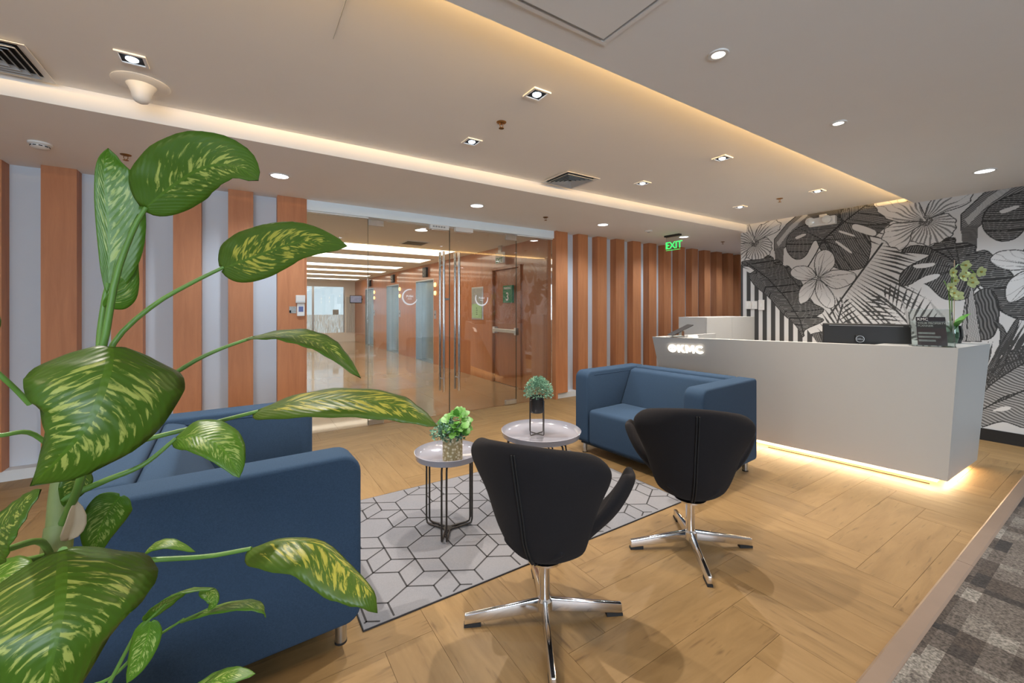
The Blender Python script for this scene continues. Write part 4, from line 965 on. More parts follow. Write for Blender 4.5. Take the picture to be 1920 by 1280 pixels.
# orchid in a glass vase
t = thing('orchid', 'yellow green orchid in a green glass vase on the desk corner', 'orchid', (5.18, 0.97, 1.05))
B().lathe([(0.0, 0.0008), (0.055, 0.0008), (0.068, 0.05), (0.066, 0.11), (0.06, 0.15), (0.056, 0.15), (0.062, 0.11), (0.064, 0.05), (0.05, 0.006), (0.0, 0.006)], 24, cap=False).out('vase', M['vase'], t, smooth=60)
B().lathe([(0.0, 0.007), (0.048, 0.007), (0.06, 0.05), (0.06, 0.09), (0.0, 0.10)], 20, cap=False).out('moss', M['leaf3'], t, smooth=40)
cr_ = Vector((0.84, -0.54, 0)); cf_ = Vector((0.54, 0.84, 0))
def leafstrip(pts, w, normal, nu=3):
    """a blade: list of midrib points, half width, hint of the face direction"""
    bm = B(); n = len(pts); rows = []
    for i, p in enumerate(pts):
        p = Vector(p); tg = (Vector(pts[min(i + 1, n - 1)]) - Vector(pts[max(0, i - 1)])).normalized()
        sd = tg.cross(Vector(normal)).normalized(); f = i / (n - 1); ww = w * (math.sin(PI * (0.08 + 0.92 * f) ** 0.8)) ** 0.75 if f < 1 else 0.002
        up = sd.cross(tg)
        rows.append([bm.bm.verts.new(p - sd * ww + up * ww * 0.3), bm.bm.verts.new(p), bm.bm.verts.new(p + sd * ww + up * ww * 0.3)])
    for a, c in zip(rows, rows[1:]):
        for k in (0, 1): bm.bm.faces.new((a[k], a[k + 1], c[k + 1], c[k]))
    return bm
for q, (a, l, w) in enumerate(((0.2, 0.22, 0.028), (2.6, 0.16, 0.025), (4.4, 0.15, 0.024))):
    dv = cr_ * math.cos(a) + cf_ * math.sin(a)
    pts = [Vector((0, 0, 0.10)) + dv * l * f + Vector((0, 0, l * (1.25 * f - 0.55 * f * f))) for f in (0, .2, .4, .6, .8, 1)]
    leafstrip(pts, w, (0, 0, 1)).out('leaf', M['leaf1'], t, smooth=0)
st1 = [Vector((0, 0, 0.10)), Vector((-0.01, 0, 0.30)), Vector((-0.02, 0.0, 0.50)), Vector((0.0, 0, 0.62)), cr_ * 0.05 + Vector((0, 0, 0.68)), cr_ * 0.13 + Vector((0, 0, 0.67)), cr_ * 0.20 + Vector((0, 0, 0.60))]
st2 = [Vector((0, 0.01, 0.10)), cr_ * -0.02 + Vector((0, 0, 0.30)), cr_ * -0.03 + Vector((0, 0, 0.46)), cr_ * -0.07 + Vector((0, 0, 0.54))]
B().tube(st1, 0.004, 6).out('stem', M['stem'], t, smooth=60); B().tube(st2, 0.004, 6).out('stem', M['stem'], t, smooth=60)
B().tube([(0.01, -0.01, 0.10), cr_ * 0.02 + Vector((0, 0, 0.72))], 0.003, 6).out('support_stick', M['sheath'], t, smooth=60)
def petal(bm, dirv, up, L, w):
    n = [0, .3, .6, .85, 1.0]; ws = [.15, .8, 1, .7, .1]; sd = dirv.cross(up).normalized(); rows = []
    for f, k in zip(n, ws):
        c = dirv * L * f + up * (0.012 * f * f)
        rows.append([bm.bm.verts.new(c - sd * w * k), bm.bm.verts.new(c + up * 0.003), bm.bm.verts.new(c + sd * w * k)])
    for a, c in zip(rows, rows[1:]):
        for k in (0, 1): bm.bm.faces.new((a[k], a[k + 1], c[k + 1], c[k]))
fpos = [(0.11, 0.675), (0.205, 0.615), (0.153, 0.564), (0.01, 0.54), (-0.01, 0.61), (-0.05, 0.48), (0.014, 0.411), (0.06, 0.575), (0.10, 0.605), (0.155, 0.525), (-0.03, 0.43)]
for i, (a, z) in enumerate(fpos):
    up = (-cf_ + cr_ * rnd.uniform(-.5, .5) + Vector((0, 0, rnd.uniform(-.2, .3)))).normalized()
    e1 = up.cross(Vector((0, 0, 1))).normalized(); e2 = e1.cross(up).normalized()
    bm = B(); a0 = rnd.uniform(0, 1)
    for k in range(5):
        g = a0 + k * 2 * PI / 5; petal(bm, e1 * math.cos(g) + e2 * math.sin(g), up, rnd.uniform(.040, .050), 0.022)
    fo = bm.out('flower', M['petal'], t, smooth=0, loc=cr_ * a - cf_ * rnd.uniform(0, .04) + Vector((0, 0, z)))
    B().lathe([(0, 0), (0.008, 0.004), (0.009, 0.012), (0.0, 0.018)], 8, cap=False).out('lip', M['lip'], fo, smooth=60, rot=up.to_track_quat('Z', 'Y').to_euler())

# ---------------------------------------------------------------- rug
rx0, rx1, ry0, ry1 = 0.425, 2.60, 1.80, 3.03
rg = thing('rug', 'pale grey rug with black cube and hexagon lines between sofas', 'rug')
box('weave', M['rug'], rx0, rx1, ry0, ry1, 0.0004, 0.008, rg, 0.002)
for a, c, p, q in ((rx0, rx1, ry0 - 0.003, ry0 - 0.0002), (rx0, rx1, ry1 + 0.0002, ry1 + 0.003), (rx0 - 0.003, rx0 - 0.0002, ry0 - 0.003, ry1 + 0.003), (rx1 + 0.0002, rx1 + 0.003, ry0 - 0.003, ry1 + 0.003)):
    box('binding', M['rugline'], a, c, p, q, 0.0004, 0.007, rg)
hexr = 0.128
ln = B(); seen = set()
def rline(a, c, w=0.0042):
    key = tuple(sorted(((round(a[0], 3), round(a[1], 3)), (round(c[0], 3), round(c[1], 3)))))
    if key in seen: return
    seen.add(key)
    a, c = Vector((a[0], a[1], 0)), Vector((c[0], c[1], 0)); m0, m1 = 0.0, 1.0     # clip to the rug
    dlt = c - a
    for ax, lo, hi in ((0, rx0 + .012, rx1 - .012), (1, ry0 + .012, ry1 - .012)):
        if abs(dlt[ax]) < 1e-9:
            if not lo < a[ax] < hi: return
            continue
        t0, t1 = sorted(((lo - a[ax]) / dlt[ax], (hi - a[ax]) / dlt[ax])); m0, m1 = max(m0, t0), min(m1, t1)
    if m1 - m0 < 0.05: return
    a, c = a + dlt * m0, a + dlt * m1
    u = (c - a).normalized(); s_ = Vector((-u.y, u.x, 0)) * w
    a, c = a - u * w * .5, c + u * w * .5
    ln.bm.faces.new([ln.bm.verts.new(p + Vector((0, 0, 0.0086))) for p in (a + s_, a - s_, c - s_, c + s_)])
# columns of hexagons along x; every other hexagon of a row carries the cube's Y
hw = hexr * math.sqrt(3)
for j in range(-1, 9):
    for i in range(-2, 13):
        cxh, cyh = rx0 + 0.02 + (i + 0.5 * (j % 2)) * hw, ry0 + 0.04 + j * hexr * 1.5
        P6 = [(cxh + hexr * math.cos(PI / 6 + k * PI / 3), cyh + hexr * math.sin(PI / 6 + k * PI / 3)) for k in range(6)]
        for k in range(6): rline(P6[k], P6[(k + 1) % 6])
        if (i + (j // 2) + j) % 2 == 0:
            for k in (1, 3, 5): rline((cxh, cyh), P6[k])
tag(ln.out('woven_lines', M['rugline'], rg), kind='stuff')

# ---------------------------------------------------------------- sofas
def sofa(loc, rz, label):
    """front towards +x, 1.2 m wide, 0.8 m deep"""
    t = thing('sofa', label, 'sofa', (*loc, 0), rz, 'two blue fabric sofas')
    for s in (-1, 1):
        prof = []
        for cx_, cz_, r_, a0 in ((0.40 - 0.075, 0.77 - 0.075, 0.075, 0), (-0.46 + 0.03, 0.77 - 0.03, 0.03, 90), (-0.46 + 0.03, 0.10 + 0.03, 0.03, 180), (0.40 - 0.06, 0.10 + 0.06, 0.06, 270)):
            for k in range(7):
                a = math.radians(a0 + 15 * k); prof.append((cx_ + r_ * math.cos(a), s * 0.55 - 0.075, cz_ + r_ * math.sin(a)))
        am = B().prism(prof, (0, 0.15, 0)); bmesh.ops.recalc_face_normals(am.bm, faces=am.bm.faces)
        bmesh.ops.bevel(am.bm, geom=[e for e in am.bm.edges if abs(e.verts[0].co.y - e.verts[1].co.y) < 1e-5], offset=0.016, segments=3, profile=0.5, affect='EDGES')
        am.out('armrest', M['sofa'], t, smooth=40)
        e = B().tube([(-0.35, s * 0.4745, 0.73), (0.30, s * 0.4745, 0.73)], 0.003, 6).out('piping', M['sofa'], t, smooth=60)
    B().box((-0.385, 0, 0.435), (0.15, 0.948, 0.667), 0.025, 4).out('backrest', M['sofa'], t, smooth=45)
    bm = B().prism([(-0.3095, -0.471, 0.41), (-0.06, -0.471, 0.41), (-0.215, -0.471, 0.735), (-0.27, -0.471, 0.752), (-0.3095, -0.471, 0.752)], (0, 0.942, 0))
    bmesh.ops.recalc_face_normals(bm.bm, faces=bm.bm.faces)
    bmesh.ops.bevel(bm.bm, geom=list(bm.bm.edges), offset=0.022, segments=3, profile=0.5, affect='EDGES')
    bm.out('back_cushion', M['sofa'], t, smooth=45)
    B().box((0.045, 0, 0.263), (0.706, 0.942, 0.322), 0.04, 4).out('seat_cushion', M['sofa'], t, smooth=45)
    box('underside', M['sofa_base'], -0.43, 0.36, -0.585, 0.585, 0.088, 0.1005, t)
    for a in (-0.39, 0.335):
        for c in (-0.56, 0.56):
            L = B().lathe([(0.0, 0.0), (0.022, 0.0), (0.022, 0.0875), (0.0, 0.0875)], 20, cap=False, c=(a, c, 0)).out('leg', M['steel'], t, smooth=40)
            B().lathe([(0.0235, 0.0), (0.0235, 0.008), (0.0222, 0.008), (0.0222, 0.0)], 20, cap=False, c=(a, c, 0)).out('foot_pad', M['rubber'], L, smooth=40)
    return t
sofa((-0.02, 2.345), math.radians(2), 'blue sofa at the left behind the large leafy plant')
sofa((3.085, 2.395), math.radians(184), 'blue sofa facing left in front of the white reception desk')

# ---------------------------------------------------------------- swivel shell chairs (front towards +x)
def grid(name, nu, nv, fn, m, parent, th=0.05, sub=2):
    bm = bmesh.new(); vs = [[bm.verts.new(fn(-1 + 2 * i / nu, j / nv)) for i in range(nu + 1)] for j in range(nv + 1)]
    for j in range(nv):
        for i in range(nu): bm.faces.new((vs[j][i], vs[j][i + 1], vs[j + 1][i + 1], vs[j + 1][i]))
    me = bpy.data.meshes.new(name); bm.to_mesh(me); bm.free(); me.materials.append(m)
    for p in me.polygons: p.use_smooth = True
    o = bpy.data.objects.new(name, me); COL.objects.link(o); o.parent = parent
    if th:
        s = o.modifiers.new('thick', 'SOLIDIFY'); s.thickness = th; s.offset = 0
    s = o.modifiers.new('round', 'SUBSURF'); s.levels = sub; s.render_levels = sub
    return o
def interp(tb, t):
    for (a, *va), (b2, *vb) in zip(tb, tb[1:]):
        if t <= b2:
            f = (t - a) / (b2 - a); return [p + (q - p) * f for p, q in zip(va, vb)]
    return list(tb[-1][1:])
BACK = [(0, 0.08, 0.312, 0.12), (0.15, -0.03, 0.302, 0.150), (0.3, -0.125, 0.336, 0.178), (0.45, -0.188, 0.435, 0.210), (0.6, -0.222, 0.560, 0.248), (0.75, -0.255, 0.665, 0.294), (0.87, -0.280, 0.752, 0.318), (0.95, -0.297, 0.815, 0.305), (1.0, -0.306, 0.852, 0.245)]
def back_fn(u, t):
    x, z, hw = interp(BACK, t)
    return Vector((x + 0.205 * abs(u) ** 2.2 * min(1, 0.35 + t), -u * hw, z + 0.02 * u * u * (1 - t) - 0.062 * abs(u) ** 2.4 * max(0, (t - .6) / .4) ** 1.5))
SEAT = [(0, -0.15, 0.352, 0.12), (0.3, -0.03, 0.336, 0.150), (0.6, 0.12, 0.350, 0.205), (0.85, 0.24, 0.368, 0.220), (1.0, 0.30, 0.354, 0.17)]
def seat_fn(u, t):
    x, z, hw = interp(SEAT, t)
    return Vector((x, -u * hw, z + 0.065 * u * u * (1 - 0.5 * t)))
def arm_fn(sg):
    AR = [(0, 0.08, 0.318, 0.04, 0.12), (0.2, 0.145, 0.345, 0.085, 0.11), (0.4, 0.202, 0.400, 0.118, 0.108), (0.6, 0.264, 0.465, 0.125, 0.120), (0.8, 0.312, 0.537, 0.132, 0.115), (0.92, 0.338, 0.597, 0.142, 0.085), (1.0, 0.353, 0.640, 0.146, 0.050)]
    def f(u, t):
        y, z, x, hd = interp(AR, t)
        return Vector((x + u * hd, sg * (y - 0.03 * u * u), z + 0.02 * u * u))
    return f
def chair(loc, rz, spokes, label):
    t = thing('swivel_chair', label, 'chair', (*loc, 0), rz, 'two charcoal swivel chairs')
    bk = grid('backrest', 8, 10, back_fn, M['chair'], t, 0.052)
    sm = B(); pts = []
    for k in range(15):
        q = 0.10 + 0.86 * k / 14
        p = back_fn(0, q); d = (back_fn(0, min(1, q + .02)) - back_fn(0, q - .02)).normalized(); nr = Vector((-d.z, 0, d.x))
        if nr.x > 0: nr = -nr
        if nr.x > -0.05 and nr.z > 0: nr = -nr
        pts.append(p + nr * 0.027)
    for s in (-0.006, 0.006): sm = B().tube([p + Vector((0, s, 0)) for p in pts], 0.0035, 6).out('seam', M['seam'], bk, smooth=60)
    grid('seat', 8, 8, seat_fn, M['chair'], t, 0.058)
    for sg in (-1, 1): grid('armrest', 6, 8, arm_fn(sg), M['chair'], t, 0.042)
    B().lathe([(0.0, 0.282), (0.085, 0.282), (0.085, 0.274), (0.03, 0.266), (0.0245, 0.26), (0.0245, 0.10), (0.034, 0.09), (0.036, 0.05), (0.0, 0.05)], 24, cap=False).out('column', M['chrome'], t, smooth=35)
    for a in spokes:
        rt = Matrix.Rotation(a - rz, 3, 'Z')
        P = [(0.02, -0.017, 0.045), (0.345, -0.013, 0.012), (0.345, 0.013, 0.012), (0.02, 0.017, 0.045), (0.02, -0.010, 0.098), (0.345, -0.010, 0.050), (0.345, 0.010, 0.050), (0.02, 0.010, 0.098)]
        bm = B().hexa([rt @ Vector(p) for p in P]); bmesh.ops.recalc_face_normals(bm.bm, faces=bm.bm.faces)
        bmesh.ops.bevel(bm.bm, geom=list(bm.bm.edges), offset=0.004, segments=2, profile=0.5, affect='EDGES')
        sp_ = bm.out('base_arm', M['chrome'], t, smooth=40)
        B().hexa([rt @ Vector(p) for p in ((0.275, -0.0135, 0), (0.347, -0.0135, 0), (0.347, 0.0135, 0), (0.275, 0.0135, 0), (0.275, -0.0125, 0.0185), (0.347, -0.0125, 0.0115), (0.347, 0.0125, 0.0115), (0.275, 0.0125, 0.0185))]).out('foot_pad', M['rubber'], sp_)
    return t
dg_ = math.radians
chair((1.10, 1.444), dg_(32), [dg_(a) for a in (153, -27, 238, 62)], 'charcoal swivel chair nearest the viewer, left of the two')
chair((2.13, 1.437), dg_(40.5), [dg_(a) for a in (150, -33, 229, 49)], 'charcoal swivel chair right of the pair, before the right sofa')

# ---------------------------------------------------------------- coffee tables
def coffee_table(x, y, h, r, a0, label):
    t = thing('coffee_table', label, 'table', (x, y, 0.0086), a0, 'round grey tray top coffee tables')
    h -= 0.0086
    B().lathe([(0.0, h - 0.022), (r - 0.03, h - 0.022), (r - 0.008, h - 0.012), (r, h + 0.022), (r - 0.004, h + 0.024), (r - 0.012, h + 0.002), (r - 0.028, h - 0.012), (0.0, h - 0.012)], 64, cap=False).out('tray_top', M['tabletop'], t, smooth=50)
    for k in range(3):
        a = k * 2 * PI / 3
        for s in (-1, 1):
            def p(rr, z, o): return (rr * math.cos(a) - o * math.sin(a), rr * math.sin(a) + o * math.cos(a), z)
            o = s * 0.014; R_ = r - 0.045
            pts = [p(0.03, h - 0.030, o), p(R_ - 0.03, h - 0.030, o), p(R_ - 0.006, h - 0.036, o), p(R_, h - 0.06, o), p(R_, 0.035, o), p(R_ - 0.006, 0.014, o), p(R_ - 0.03, 0.0085, o), p(0.022, 0.0085, o)]
            if s == -1: B().tube(pts, 0.0058, 8).out('wire_leg', M['wire'], t, smooth=60)
            else: B().tube(pts, 0.0058, 8).out('wire_leg', M['wire'], t, smooth=60)
    B().lathe([(0.0, 0.004), (0.028, 0.004), (0.028, 0.013), (0.0, 0.013)], 20, cap=False).out('hub', M['wire'], t, smooth=40)
    return t
coffee_table(1.045, 2.335, 0.47, 0.20, dg_(118), 'smaller round grey tray table with wire legs by the left chair')
coffee_table(1.715, 2.29, 0.50, 0.272, dg_(35), 'larger round grey tray table before the right sofa')

def leafclump(name, m, parent, c, n, size, rad, hgt, seed, droop=0.3, wide=0.45):
    r = random.Random(seed); bm = B()
    for _ in range(n):
        a, e = r.uniform(0, 2 * PI), r.uniform(-0.25, 1.45)
        d = Vector((math.cos(a) * math.cos(e), math.sin(a) * math.cos(e), math.sin(e)))
        f = r.uniform(0.25, 1) ** 0.6
        p = Vector(c) + Vector((d.x * rad * f, d.y * rad * f, d.z * hgt * f))
        tg = (d + Vector((r.uniform(-.7, .7), r.uniform(-.7, .7), r.uniform(-.5, .5)))).normalized()
        up = tg.orthogonal().normalized(); up.rotate(Matrix.Rotation(r.uniform(0, 2 * PI), 3, tg)); sd = tg.cross(up); s = size * r.uniform(.7, 1.25)
        v = [bm.bm.verts.new(q) for q in (p, p + tg * s * .5 + sd * s * wide + up * s * .08, p + tg * s - up * s * droop, p + tg * s * .5 - sd * s * wide + up * s * .08)]
        bm.bm.faces.new(v)
    return tag(bm.out(name, m, parent), kind='stuff')
# plant in a patterned pot
t = thing('potted_plant', 'leafy green plant in a beige patterned pot on the smaller table', 'potted plant', (1.035, 2.245, 0.4585))
B().lathe([(0.0, 0.0), (0.054, 0.0), (0.058, 0.006), (0.058, 0.150), (0.052, 0.150), (0.052, 0.135), (0.0, 0.135)], 36, cap=False).out('pot', M['potpat'], t, smooth=40)
leafclump('herb_foliage', M['leaf2'], t, Vector((0, 0, 0.155)) - cr_ * 0.035 - cf_ * 0.02, 420, 0.016, 0.085, 0.085, 5)
leafclump('dark_foliage', M['leaf3'], t, Vector((0, 0, 0.15)) - cf_ * 0.015, 260, 0.018, 0.075, 0.08, 6)
def broadleaf(m, parent, base, d, s, upv):
    bm = B(); d = d.normalized(); sd = d.cross(upv).normalized(); up = sd.cross(d); rim = []
    prof = [(0, .05), (-.06, .35), (.12, .52), (.30, .38), (.42, .55), (.60, .34), (.72, .38), (1.0, 0)]
    L = [bm.bm.verts.new(base + d * s * f - sd * s * w - up * s * (.25 * f * f + .12 * w)) for f, w in prof]
    Rr = [bm.bm.verts.new(base + d * s * f + sd * s * w - up * s * (.25 * f * f + .12 * w)) for f, w in prof[:-1]]
    C_ = [bm.bm.verts.new(base + d * s * max(0, f) - up * s * .25 * f * f) for f, w in prof[:-1]]
    for k in range(len(prof) - 2):
        bm.bm.faces.new((L[k], L[k + 1], C_[k + 1], C_[k])); bm.bm.faces.new((C_[k], C_[k + 1], Rr[k + 1], Rr[k]))
    bm.bm.faces.new((L[-2], L[-1], C_[-1])); bm.bm.faces.new((C_[-1], L[-1], Rr[-1]))
    return bm.out('leaf', m, parent, smooth=0)
for k in range(90):
    a, e = rnd.uniform(0, 2 * PI), rnd.uniform(-0.1, 1.4)
    d = Vector((math.cos(a) * math.cos(e), math.sin(a) * math.cos(e), math.sin(e)))
    c = Vector((0, 0, 0.19)) + cr_ * 0.018 + Vector((d.x * 0.075, d.y * 0.075, d.z * 0.10)) * rnd.uniform(.6, 1)
    if d.dot(cr_) < -0.4 and c.z < 0.2: c.z += 0.05
    broadleaf(M['leaf1'], t, c, d + Vector((0, 0, -0.5)), rnd.uniform(0.032, 0.046), (Vector((0, 0, 1)) - cf_ * 0.8).normalized())
# plant in a wire stand
t = thing('potted_herb', 'grey green herb in a black pot on a wire stand, larger table', 'potted plant', (1.695, 2.312, 0.4885))
hs_ = 0.065
for k in range(4):
    a = k * PI / 2 + dg_(12)
    d = Vector((math.cos(a), math.sin(a), 0))
    B().tube([d * 0.0 + Vector((0, 0, 0.004)), d * (hs_ - 0.006) + Vector((0, 0, 0.004)), d * hs_ + Vector((0, 0, 0.01)), d * hs_ + Vector((0, 0, 0.236)), d * (hs_ - 0.004) + Vector((0, 0, 0.240)), d * 0.045 + Vector((0, 0, 0.240))], 0.0032, 6).out('wire_leg', M['wire'], t, smooth=60)
B().lathe([(0.0, 0.150), (0.044, 0.150), (0.047, 0.154), (0.048, 0.262), (0.044, 0.262), (0.044, 0.25), (0.0, 0.25)], 32, cap=False).out('pot', M['planter'], t, smooth=40)
leafclump('foliage', M['leaf2'], t, Vector((0, 0, 0.285)) + cr_ * 0.012, 1900, 0.013, 0.098, 0.105, 9, wide=0.30)

# ---------------------------------------------------------------- large dumb cane in the foreground
pl = thing('floor_plant', 'large dumb cane with variegated leaves in a black planter at left', 'plant', (-0.33, 1.06, 0))
PO = Vector((-0.33, 1.06, 0))
bm = B()
H0 = 0.40
for x0, x1, y0, y1 in ((-0.21, 0.21, -0.21, -0.185), (-0.21, 0.21, 0.185, 0.21), (-0.21, -0.185, -0.1845, 0.1845), (0.185, 0.21, -0.1845, 0.1845)):
    box('planter_side', M['planter'], x0, x1, y0, y1, 0.0, H0, pl, 0.003)
box('planter_base', M['planter'], -0.1845, 0.1845, -0.1845, 0.1845, 0.001, 0.05, pl)
box('soil', M['soil'], -0.1845, 0.1845, -0.1845, 0.1845, 0.051, H0 - 0.04, pl)
def L3(p): return [Vector(q) - PO for q in p]
def catm(pts, n, pw=1.0):
    p = [Vector(q) for q in pts]; p = [p[0] * 2 - p[1]] + p + [p[-1] * 2 - p[-2]]; out = []
    seg = len(p) - 3
    for i in range(n + 1):
        f = (i / n) ** pw * seg; k = min(int(f), seg - 1); t_ = f - k; a, b2, c, d = p[k:k + 4]
        out.append(0.5 * (2 * b2 + (c - a) * t_ + (2 * a - 5 * b2 + 4 * c - d) * t_ ** 2 + (3 * b2 - a - 3 * c + d) * t_ ** 3))
    return out
def big_leaf(mid, wl, wr, nrm, m='dief', fold=0.25, curl=0.0, n=22, shape=0.64, label=None, back=0.03):
    """mid: world midrib points; wl/wr half widths left and right of it; nrm: side the upper face looks to"""
    pts = catm(L3(mid), n, 1.35); bmx = bmesh.new(); uvl = bmx.loops.layers.uv.new('UVMap'); nu = 5; rows = []
    length = sum((b2 - a).length for a, b2 in zip(pts, pts[1:]))
    for i, p in enumerate(pts):
        f = (i / n) ** 1.35; tg = (pts[min(i + 1, n)] - pts[max(0, i - 1)]).normalized()
        nm = Vector(nrm); sd = nm.cross(tg).normalized(); up = tg.cross(sd).normalized()
        prof = (math.sin(PI * min(1, 0.0015 + 0.9985 * f) ** shape) ** 0.72) if f < 0.999 else 0.0
        row = []
        for side, w in ((1, wl), (-1, wr)):
            r_ = []
            for k in range(nu + 1):
                q = k / nu; ww = w * prof * q
                r_.append(p + sd * side * ww * math.cos(curl * q) + up * (ww * fold - w * prof * q * q * math.sin(curl) * 0.6) - tg * back * length * (q ** 1.5) * (1 - f) ** 3 + up * 0.03 * w * math.sin(f * 34 + q * 4) * q)
            row.append(r_)
        rows.append([(bmx.verts.new(c), 0.5 - 0.5 * k / nu * 1.0, f) for k, c in reversed(list(enumerate(row[0])))] + [(bmx.verts.new(c), 0.5 + 0.5 * k / nu, f) for k, c in list(enumerate(row[1]))[1:]])
    for a, c in zip(rows, rows[1:]):
        for k in range(2 * nu):
            q = (a[k], a[k + 1], c[k + 1], c[k])
            try: fc = bmx.faces.new([v[0] for v in q])
            except ValueError: continue
            for lp, v in zip(fc.loops, q): lp[uvl].uv = (v[1], v[2])
    me = bpy.data.meshes.new('leaf'); bmx.to_mesh(me); bmx.free(); me.materials.append(M[m])
    for p in me.polygons: p.use_smooth = True
    o = bpy.data.objects.new('leaf', me); COL.objects.link(o); o.parent = pl
    s = o.modifiers.new('thick', 'SOLIDIFY'); s.thickness = 0.0012; s.offset = 0
    if label: o['label'] = label
    return o
def petiole(pts, r0, r1, m='stem', n=14): return B().tube(catm(L3(pts), n), r0 * 0.72, 8, r1 * 0.72).out('leaf_stalk', M[m], pl, smooth=60)
# trunk and stalks
B().tube([PO - PO + Vector((0.0, 0.02, H0 - 0.05))] + L3([(-0.294,1.071,0.78),(-0.29,1.092,0.862),(-0.291,1.128,0.939)]), 0.024, 12, 0.021).out('trunk', M['stem2'], pl, smooth=60)
B().tube(catm(L3([(-0.291,1.128,0.939),(-0.29,1.128,0.994),(-0.286,1.125,1.035),(-0.267,1.113,1.106)]), 8), 0.019, 12, 0.012).out('trunk', M['stem2'], pl, smooth=60)
big_leaf([(-0.269,1.084,0.927),(-0.257,1.071,0.964),(-0.256,1.07,1.003)], 0.016, 0.016, (0.512,-0.848,0.331), 'sheath', 0.4, 0.0, 6, label='dry papery leaf sheath')
petiole([(-0.276,1.119,1.045),(-0.241,1.108,1.225),(-0.223,1.096,1.287),(-0.204,1.084,1.409),(-0.176,1.066,1.501),(-0.155,1.052,1.544)], 0.011, 0.0055)
petiole([(-0.279,1.133,1.041),(-0.245,1.146,1.231),(-0.244,1.169,1.304),(-0.239,1.178,1.37),(-0.232,1.173,1.403)], 0.009, 0.006)
petiole([(-0.275,1.13,1.051),(-0.245,1.182,1.216),(-0.22,1.19,1.291),(-0.161,1.187,1.359),(-0.095,1.168,1.407),(-0.036,1.154,1.444)], 0.009, 0.0052)
petiole([(-0.275,1.13,1.021),(-0.208,1.158,1.139),(-0.106,1.14,1.223),(-0.045,1.136,1.258),(0.02,1.118,1.284)], 0.008, 0.0045)
petiole([(-0.279,1.133,0.99),(-0.245,1.182,1.04),(-0.193,1.22,1.056),(-0.089,1.212,1.075),(0.032,1.17,1.104)], 0.010, 0.006)
petiole([(-0.282,1.111,0.994),(-0.219,1.094,1.021),(-0.165,1.095,1.04),(-0.117,1.111,1.079)], 0.009, 0.005)
petiole([(-0.282,1.087,0.882),(-0.228,1.099,0.862),(-0.138,1.077,0.851),(-0.059,1.038,0.851),(0.015,1.002,0.861)], 0.008, 0.006)
petiole([(-0.282,1.111,0.949),(-0.242,1.037,1.045),(-0.199,0.962,1.205),(-0.175,0.899,1.288)], 0.010, 0.006)
petiole([(-0.286,1.077,0.869),(-0.243,0.943,0.952),(-0.203,0.798,1.025)], 0.010, 0.007)
petiole([(-0.309,1.057,1.185),(-0.32,1.04,1.214),(-0.332,1.024,1.241),(-0.365,1.021,1.289)], 0.006, 0.005)
petiole([(-0.293,1.129,1.075),(-0.316,1.085,1.129),(-0.342,1.054,1.137),(-0.384,1.057,1.14)], 0.006, 0.005)
petiole([(-0.294,1.094,0.901),(-0.313,1.059,0.915),(-0.342,1.054,0.923),(-0.384,1.057,0.94)], 0.009, 0.007)
petiole([(-0.294,1.106,0.885),(-0.286,1.018,0.959),(-0.306,0.959,0.98),(-0.319,0.92,0.996)], 0.008, 0.006)
petiole([(-0.297,1.121,0.63),(-0.219,1.094,0.637),(-0.159,1.055,0.703),(-0.095,1.013,0.755)], 0.005, 0.003)
petiole([(-0.208,1.039,0.658),(-0.176,1.018,0.731),(-0.156,0.993,0.773),(-0.115,0.967,0.821)], 0.005, 0.003)
# leaves
big_leaf([(-0.155,1.052,1.544),(-0.108,1.016,1.586),(-0.059,0.966,1.613),(-0.012,0.925,1.612),(0.024,0.889,1.583)], 0.072, 0.050, (0.013,-1.032,-0.021), 'dief', 0.12, 0.15, back=0.03)
big_leaf([(-0.232,1.173,1.386),(-0.231,1.167,1.49),(-0.234,1.163,1.576),(-0.234,1.151,1.638),(-0.225,1.133,1.669)], 0.018, 0.062, (0.047,-0.993,-0.187), 'diefg', 0.25, 0.2, shape=0.75)
big_leaf([(-0.234,1.169,1.357),(-0.219,1.165,1.386),(-0.21,1.171,1.459),(-0.184,1.155,1.548)], 0.012, 0.035, (0.373,-0.945,-0.091), 'diefg', 0.15, 0.2)
big_leaf([(-0.036,1.154,1.442),(0.025,1.103,1.467),(0.104,1.028,1.495),(0.188,0.938,1.483)], 0.062, 0.053, (-0.102,-1.006,0.01), 'diefy', 0.10, 0.12, back=0.03)
big_leaf([(-0.175,0.899,1.289),(-0.17,0.848,1.253),(-0.181,0.825,1.196),(-0.211,0.832,1.147),(-0.254,0.873,1.097)], 0.112, 0.092, (0.248,-0.898,0.474), 'dief', -0.12, 0.45, shape=0.46, back=0.04)
big_leaf([(0.02,1.118,1.284),(0.085,1.052,1.291),(0.132,0.998,1.278),(0.163,0.954,1.257),(0.207,0.902,1.205)], 0.042, 0.048, (0.05,-0.387,1.03), 'dief', 0.25, 0.3)
big_leaf([(0.032,1.17,1.104),(0.109,1.084,1.134),(0.197,0.992,1.146),(0.272,0.92,1.139),(0.313,0.881,1.121),(0.353,0.843,1.096)], 0.060, 0.060, (-0.142,-0.481,0.98), 'diefy', 0.12, 0.45)
big_leaf([(-0.118,1.124,1.075),(-0.079,1.087,1.083),(-0.042,1.051,1.066),(-0.021,1.031,1.039),(-0.006,1.015,1.005)], 0.052, 0.036, (0.183,-0.842,0.695), 'diefg', 0.12, 0.3)
big_leaf([(-0.203,0.798,1.025),(-0.189,0.741,1.016),(-0.181,0.7,0.992),(-0.184,0.684,0.948),(-0.206,0.705,0.833)], 0.104, 0.125, (0.21,-0.816,0.552), 'dief', -0.10, 0.45, shape=0.52, back=0.03)
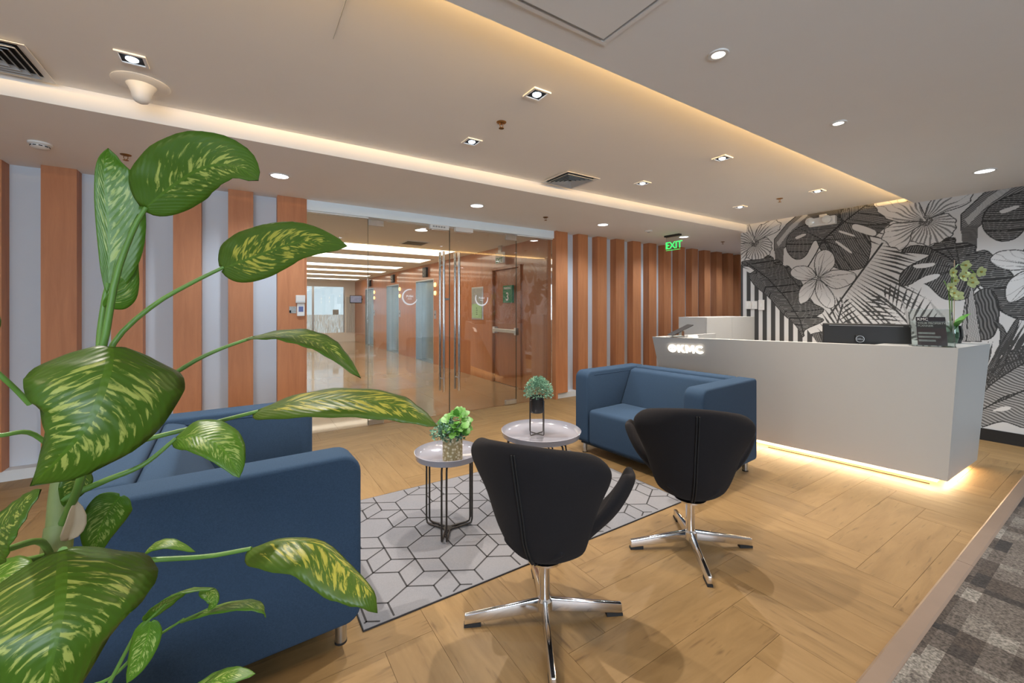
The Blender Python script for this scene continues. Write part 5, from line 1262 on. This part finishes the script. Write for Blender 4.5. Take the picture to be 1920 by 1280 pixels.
big_leaf([(0.015,1.002,0.86),(0.068,0.956,0.882),(0.129,0.905,0.879),(0.167,0.868,0.845),(0.191,0.841,0.822),(0.209,0.817,0.801),(0.217,0.812,0.766)], 0.016, 0.072, (-0.004,-0.283,1.023), 'diefy', 0.05, 0.5)
big_leaf([(-0.167,1.084,0.859),(-0.15,1.073,0.882),(-0.119,1.053,0.889),(-0.078,1.027,0.871)], 0.016, 0.020, (0.026,-0.229,0.973), 'diefg', 0.1, 0.3)
big_leaf([(-0.141,0.984,0.794),(-0.112,0.959,0.829),(-0.083,0.935,0.851),(-0.042,0.908,0.853)], 0.022, 0.026, (0.177,0.265,1.0), 'diefg', 0.1, 0.4)
big_leaf([(-0.065,0.97,0.823),(-0.049,0.954,0.821),(-0.044,0.945,0.808),(-0.054,0.951,0.792)], 0.010, 0.014, (0.333,-0.704,0.757), 'diefg', 0.1, 0.3)
big_leaf([(-0.095,1.013,0.754),(-0.047,0.977,0.779),(0.004,0.938,0.792),(0.03,0.921,0.784),(0.037,0.916,0.765)], 0.022, 0.024, (0.001,0.21,1.038), 'diefg', 0.1, 0.4)
big_leaf([(-0.207,1.133,0.972),(-0.224,1.139,0.947),(-0.241,1.143,0.902),(-0.25,1.149,0.849)], 0.036, 0.036, (0.283,-0.858,0.451), 'diefg', 0.1, 0.2)
big_leaf([(-0.319,0.92,0.996),(-0.293,0.904,1.034),(-0.268,0.887,1.065),(-0.244,0.872,1.09)], 0.030, 0.050, (0.17,-0.563,0.809), 'dief', 0.1, 0.3)
big_leaf([(-0.139,0.983,0.787),(-0.145,0.986,0.753),(-0.158,0.989,0.715),(-0.173,0.993,0.685)], 0.022, 0.026, (-0.081,-0.759,0.705), 'diefg', 0.1, 0.3)
big_leaf([(-0.101,1.042,0.582),(-0.057,1.001,0.623),(-0.017,0.963,0.648),(0.021,0.938,0.65)], 0.022, 0.026, (0.005,-0.293,0.956), 'diefg', 0.1, 0.3)
big_leaf([(-0.262,1.122,1.036),(-0.263,1.11,1.02),(-0.27,1.109,1.002),(-0.281,1.11,0.979)], 0.022, 0.026, (0.414,-0.854,0.388), 'dief', 0.3, 0.3)
big_leaf([(-0.365,1.021,0.893),(-0.337,1.003,0.918),(-0.308,0.985,0.926),(-0.294,0.976,0.901)], 0.04, 0.04, (0.164,-0.525,0.766), 'diefg', 0.1, 0.3)
# leaves at the ends of the stalks that leave the picture on the left
big_leaf([(-0.365,1.021,1.289),(-0.409,1.038,1.332),(-0.45,1.053,1.34),(-0.504,1.076,1.3)], 0.07, 0.07, (0.352,-0.823,0.508), 'dief', 0.1, 0.3)
big_leaf([(-0.384,1.057,1.14),(-0.435,1.079,1.16),(-0.486,1.099,1.146),(-0.541,1.123,1.091)], 0.07, 0.07, (0.278,-0.629,0.726), 'dief', 0.1, 0.3)
big_leaf([(-0.384,1.057,0.94),(-0.435,1.079,0.937),(-0.493,1.104,0.901),(-0.534,1.119,0.833)], 0.06, 0.06, (0.168,-0.377,0.9), 'diefg', 0.1, 0.3)
